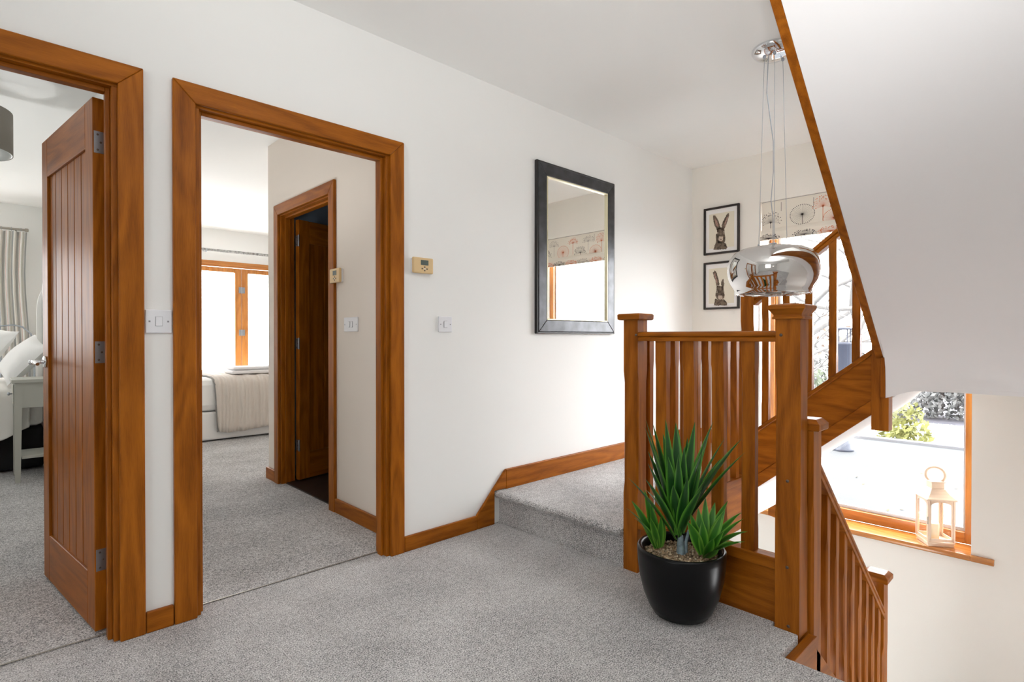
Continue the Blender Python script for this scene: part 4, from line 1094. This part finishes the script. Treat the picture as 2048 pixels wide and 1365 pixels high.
q.add(vs, [(j*(n+1)+i,j*(n+1)+i+1,(j+1)*(n+1)+i+1,(j+1)*(n+1)+i) for j in range(len(prof)-1) for i in range(n)], 0, True)
qo = soft('quilt', q, QUILT, base=(2.4,6.7,.68), sub=1); tag(qo, 'pale pink crinkled quilt draped over the side of the guest bed', 'quilt')
md = qo.modifiers.new('thick','SOLIDIFY'); md.thickness = .012
m = MB(); edge = [(1.697+.045*(j/9),y-.002,z+.002) for j,(y,z) in enumerate(prof)]
m.tube(edge, .009, 8); obj('piping', m, simple('grey_piping',(.25,.24,.23),.8), qo)
m = MB(); m.box(1.93,2.62,6.42,6.72,.693,.735); m.box(1.945,2.62,6.425,6.72,.738,.772); tag(obj('folded_towel', m, TOWEL, base=(2.3,6.57,.693), bevel=.018), 'white folded towel lying on top of the quilt', 'towel')
gp = thing('curtain_rail', 'grey patterned curtain pole above the garden doors of the guest bedroom', 'curtain pole', (2.3,8.15,2.28))
m = MB(); m.tube([(1.0,8.15,2.275),(3.7,8.15,2.275)], .018, 12); obj('pole', m, simple('grey_pole',(.30,.30,.29),.6,var=.6,vscale=40), gp)
for x in (2.13,3.5):
    m = MB(); m.box(x-.012,x+.012,8.15,BACKY-.001,2.262,2.288); m.tube([(x,8.15+.03*sin(a),2.275-.03*cos(a)) for a in [k*pi*1.2/10-.6*pi for k in range(11)]], .006, 8); obj('bracket', m, STEEL, gp)

# ------------------------------------------------------------------ outside
rf = MB(); rf.box(XF+.32,9.6,-7,9,-.62,-.44); struct('floor_flat_roof', rf, ROOF)
m = MB(); m.box(9.6,9.72,-7,9,-.66,-.40); struct('trim_roof_edge', m, simple('pale_roof_trim',(.14,.14,.15),.6), bevel=.01)
gnd = MB(); gnd.box(9.8,60,-40,50,-2.6,-2.35); struct('floor_outside', gnd, BANKM)
rnd = random.Random(11)
first = None
for k, (x, y) in enumerate(((6.6,1.62),(6.9,1.75),(5.9,1.15),(6.0,1.0),(6.15,.95),(5.75,1.22),(5.6,1.05),(5.55,1.0),(5.35,.93),(7.6,1.3),(5.15,.70),(7.1,.9),(6.5,.62),(5.25,1.45))):
    m = MB(); L, W = rnd.uniform(.03,.045), rnd.uniform(.018,.026)
    pts = [(0,0,.004),(L*.35,W*.5,.010),(L*.7,W*.4,.012),(L,0,.016),(L*.7,-W*.4,.010),(L*.35,-W*.5,.008)]
    if first is None:
        m.add(pts, [(0,1,2,3),(0,3,4,5)]); first = obj('fallen_leaf', m, LEAFDRY); o = first
        md = o.modifiers.new('thick','SOLIDIFY'); md.thickness = .0015
    else: o = first.copy(); COL.objects.link(o)
    o.location = (x,y,-.441); o.rotation_euler = (0,0,rnd.uniform(0,6.3))
    tag(o, 'small brown fallen leaf lying on the grey flat roof outside', 'leaf', 'fallen leaves on the flat roof')
cw = thing('roof_cowl', 'slate blue vent cowl with a flat cap on the roof outside the window', 'vent', (8.42,2.30,-.44))
m = MB(); m.lathe([(0,0),(.135,0),(.135,.03),(.115,.05),(.115,1.43),(.125,1.44),(.125,1.47),(0,1.47)], (8.42,2.30,-.44), 28); obj('pipe', m, COWL, cw)
m = MB()
for k in range(4): a = pi/4+k*pi/2; m.tube([(8.42+.10*cos(a),2.30+.10*sin(a),1.02),(8.42+.10*cos(a),2.30+.10*sin(a),1.20)], .009, 6)
obj('cap_leg', m, COWL, cw)
m = MB(); m.lathe([(0,0),(.15,0),(.155,.02),(0,.04)], (8.42,2.30,1.20), 28); obj('cap', m, COWL, cw)
m = MB(); m.box(12.5,27,-14,14,-2.345,-2.3); struct('floor_pond', m, WATER)

def bush(name, lab, cat, c, r, n, mat, ls, seed, group=None):
    rnd = random.Random(seed); mb = MB()
    for k in range(n):
        v = Vector((rnd.gauss(0,1),rnd.gauss(0,1),rnd.gauss(0,1))).normalized()*(rnd.random()**.45)
        p = Vector(c)+Vector((v.x*r[0],v.y*r[1],v.z*r[2]))
        a = Vector((rnd.gauss(0,1),rnd.gauss(0,1),rnd.gauss(0,1))).normalized(); b = a.cross(Vector((rnd.gauss(0,1),rnd.gauss(0,1),rnd.gauss(0,1)))).normalized()
        s = ls*rnd.uniform(.6,1.3)
        mb.add([p-a*s,p+b*s*.5,p+a*s,p-b*s*.5], [(0,1,2,3)])
    t = thing(name, lab, cat, (c[0],c[1],-2.35), group)
    obj('foliage', mb, mat, t)
    m = MB(); m.tube([(c[0],c[1],-2.35),(c[0]+.1,c[1],c[2]-r[2]*.2)], [.09,.04], 8); obj('trunk', m, BARK, t)
    return t
bush('yellow_shrub', 'yellow-leaved shrub beyond the flat roof, seen below the stair soffit', 'shrub', (11.6,2.22,-.95), (.45,.42,1.0), 1500, YELLOWF, .06, 1)
bush('waterside_scrub', 'grey-green scrub on the far bank of the pond', 'shrub', (29.5,4.5,-.95), (2.0,7.5,1.45), 11000, REED, .12, 2)
bush('garden_shrub', 'pale green leafy shrub beyond the roof vent', 'shrub', (18,7.6,-.6), (2.0,2.6,1.4), 3000, GREENF, .11, 3)
bush('garden_tree', 'rust-coloured tree far beyond the window', 'tree', (34,14.0,1.3), (3.0,5.0,1.7), 900, AUTUMN, .22, 4)
def bare_tree(lab, base, h, seed):
    rnd = random.Random(seed); mb = MB(); cnt = [0]
    def grow(p, d, L, r, lev):
        pts = [p]; q = p.copy(); dd = d.copy()
        for k in range(4):
            dd = (dd+Vector((rnd.gauss(0,.16),rnd.gauss(0,.16),rnd.gauss(0,.10)))).normalized(); q = q+dd*L/4; pts.append(q.copy())
        mb.tube(pts, [r*(1-.13*k) for k in range(5)], 5 if lev else 8, cap=False); cnt[0] += 1
        if lev < 4:
            for k in range(3 if lev else 5):
                nd = (dd+Vector((rnd.gauss(0,.55),rnd.gauss(0,.75),rnd.gauss(.0,.45)))).normalized()
                grow(pts[rnd.choice((2,3,4))] if lev else pts[rnd.choice((2,3,4,4))], nd, L*rnd.uniform(.55,.8), r*.55, lev+1)
    grow(Vector(base), Vector((0,0,1)), h*.42, .16, 0)
    return tag(obj('bare_tree', mb, BARK, base=base), lab, 'tree', 'bare trees beyond the roof')
bare_tree('bare winter tree with the thickest branches outside the tall window', (14.5,5.0,-2.35), 9, 5)
bare_tree('bare winter tree further off, its twigs behind the nearer bare tree', (28,11.5,-2.35), 11, 9)

# ------------------------------------------------------------------ camera
cam = bpy.data.cameras.new('camera'); co = bpy.data.objects.new('camera', cam); COL.objects.link(co)
yaw, pit = radians(46.3144), radians(-.40365)
Fv = Vector((cos(yaw)*cos(pit),sin(yaw)*cos(pit),sin(pit))); Rv = Vector((sin(yaw),-cos(yaw),0)); Uv = Rv.cross(Fv)
co.matrix_world = Matrix((( Rv.x,Uv.x,-Fv.x,0),(Rv.y,Uv.y,-Fv.y,0),(Rv.z,Uv.z,-Fv.z,1.10),(0,0,0,1)))
cam.sensor_width = 36; cam.lens = 1100.04/2048*36; cam.clip_start = .05; cam.clip_end = 300
scene.camera = co

# ------------------------------------------------------------------ light
w = bpy.data.worlds.new('overcast_sky'); scene.world = w; w.use_nodes = True
nt = w.node_tree; bg = nt.nodes['Background']
bg.inputs[0].default_value = (.985,.99,1.0,1); bg.inputs[1].default_value = 5.6
# thin cloud, brightest towards the low sun beyond the stair window
wtc = nt.nodes.new('ShaderNodeTexCoord'); wsep = nt.nodes.new('ShaderNodeSeparateXYZ'); nt.links.new(wtc.outputs['Generated'], wsep.inputs[0])
wmr = nt.nodes.new('ShaderNodeMapRange'); wmr.inputs['From Min'].default_value = -1; wmr.inputs['From Max'].default_value = 1; wmr.inputs['To Min'].default_value = 0; wmr.inputs['To Max'].default_value = 1
nt.links.new(wsep.outputs['X'], wmr.inputs['Value'])
wpw = nt.nodes.new('ShaderNodeMath'); wpw.operation = 'POWER'; wpw.inputs[1].default_value = 2.4; nt.links.new(wmr.outputs[0], wpw.inputs[0])
wma = nt.nodes.new('ShaderNodeMath'); wma.operation = 'MULTIPLY_ADD'; wma.inputs[1].default_value = 5.4; wma.inputs[2].default_value = 3.9; nt.links.new(wpw.outputs[0], wma.inputs[0])
nt.links.new(wma.outputs[0], bg.inputs[1])
def portal(name, loc, rot, sx, sy):
    l = bpy.data.lights.new(name, 'AREA'); l.shape = 'RECTANGLE'; l.size = sx; l.size_y = sy
    l.cycles.is_portal = True
    o = bpy.data.objects.new(name, l); COL.objects.link(o); o.location = loc; o.rotation_euler = rot
# (portals only tell the renderer where daylight enters: they add no light)
portal('daylight_stair_window', (XF+.29,(WA+WB)/2,(WS+WTOP)/2), (0,radians(90),0), WTOP-WS, WB-WA)
portal('daylight_garden_doors', (2.3,BACKY+.24,1.08), (radians(-90),0,0), 2.3, 2.15)
portal('daylight_bedroom', (-.82,BACKY+.24,1.52), (radians(-90),0,0), 1.76, 1.35)
portal('daylight_stair_side', ((SWX0+SWX1)/2,-.51,(SWZ0+SWZ1)/2), (radians(90),0,0), SWX1-SWX0, SWZ1-SWZ0)
portal('daylight_hall_end', (-3.12,.1,1.69), (0,radians(-90),0), 1.38, 1.44)

# added fill spot, aimed up to brighten the hall ceiling and upper walls
fl_ = bpy.data.lights.new('fill_spot', 'SPOT'); fl_.energy = 37; fl_.spot_size = radians(140); fl_.spot_blend = .6; fl_.shadow_soft_size = .10
fo = bpy.data.objects.new('fill_spot', fl_); COL.objects.link(fo); fo.location = (.45,.15,1.55); fo.rotation_euler = Vector((.34,.30,1)).to_track_quat('-Z','Y').to_euler()
for nm_, lc_, en_ in (('fill_spot_guest_bedroom', (.78,3.5,1.2), 7), ('fill_spot_bedroom', (-1.1,4.6,1.3), 20)):  # added fill spots, hidden from view, brightening the two bedrooms
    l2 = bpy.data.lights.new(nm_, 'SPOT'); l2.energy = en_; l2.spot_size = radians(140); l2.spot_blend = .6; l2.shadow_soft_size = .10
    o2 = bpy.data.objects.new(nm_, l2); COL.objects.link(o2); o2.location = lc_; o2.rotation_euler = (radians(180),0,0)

vs_ = scene.view_settings
scene.display_settings.display_device = 'sRGB'
vs_.view_transform = 'Standard'; vs_.look = 'None'; vs_.gamma = 1; vs_.exposure = 1.18; vs_.use_curve_mapping = False
scene.cycles.max_bounces = 14; scene.cycles.diffuse_bounces = 8; scene.cycles.glossy_bounces = 6; scene.cycles.transparent_max_bounces = 16; scene.cycles.transmission_bounces = 8
scene.cycles.use_denoising = True
scene.cycles.sample_clamp_indirect = 8
for o in COL.objects:
    if '_b' in o: del o['_b']
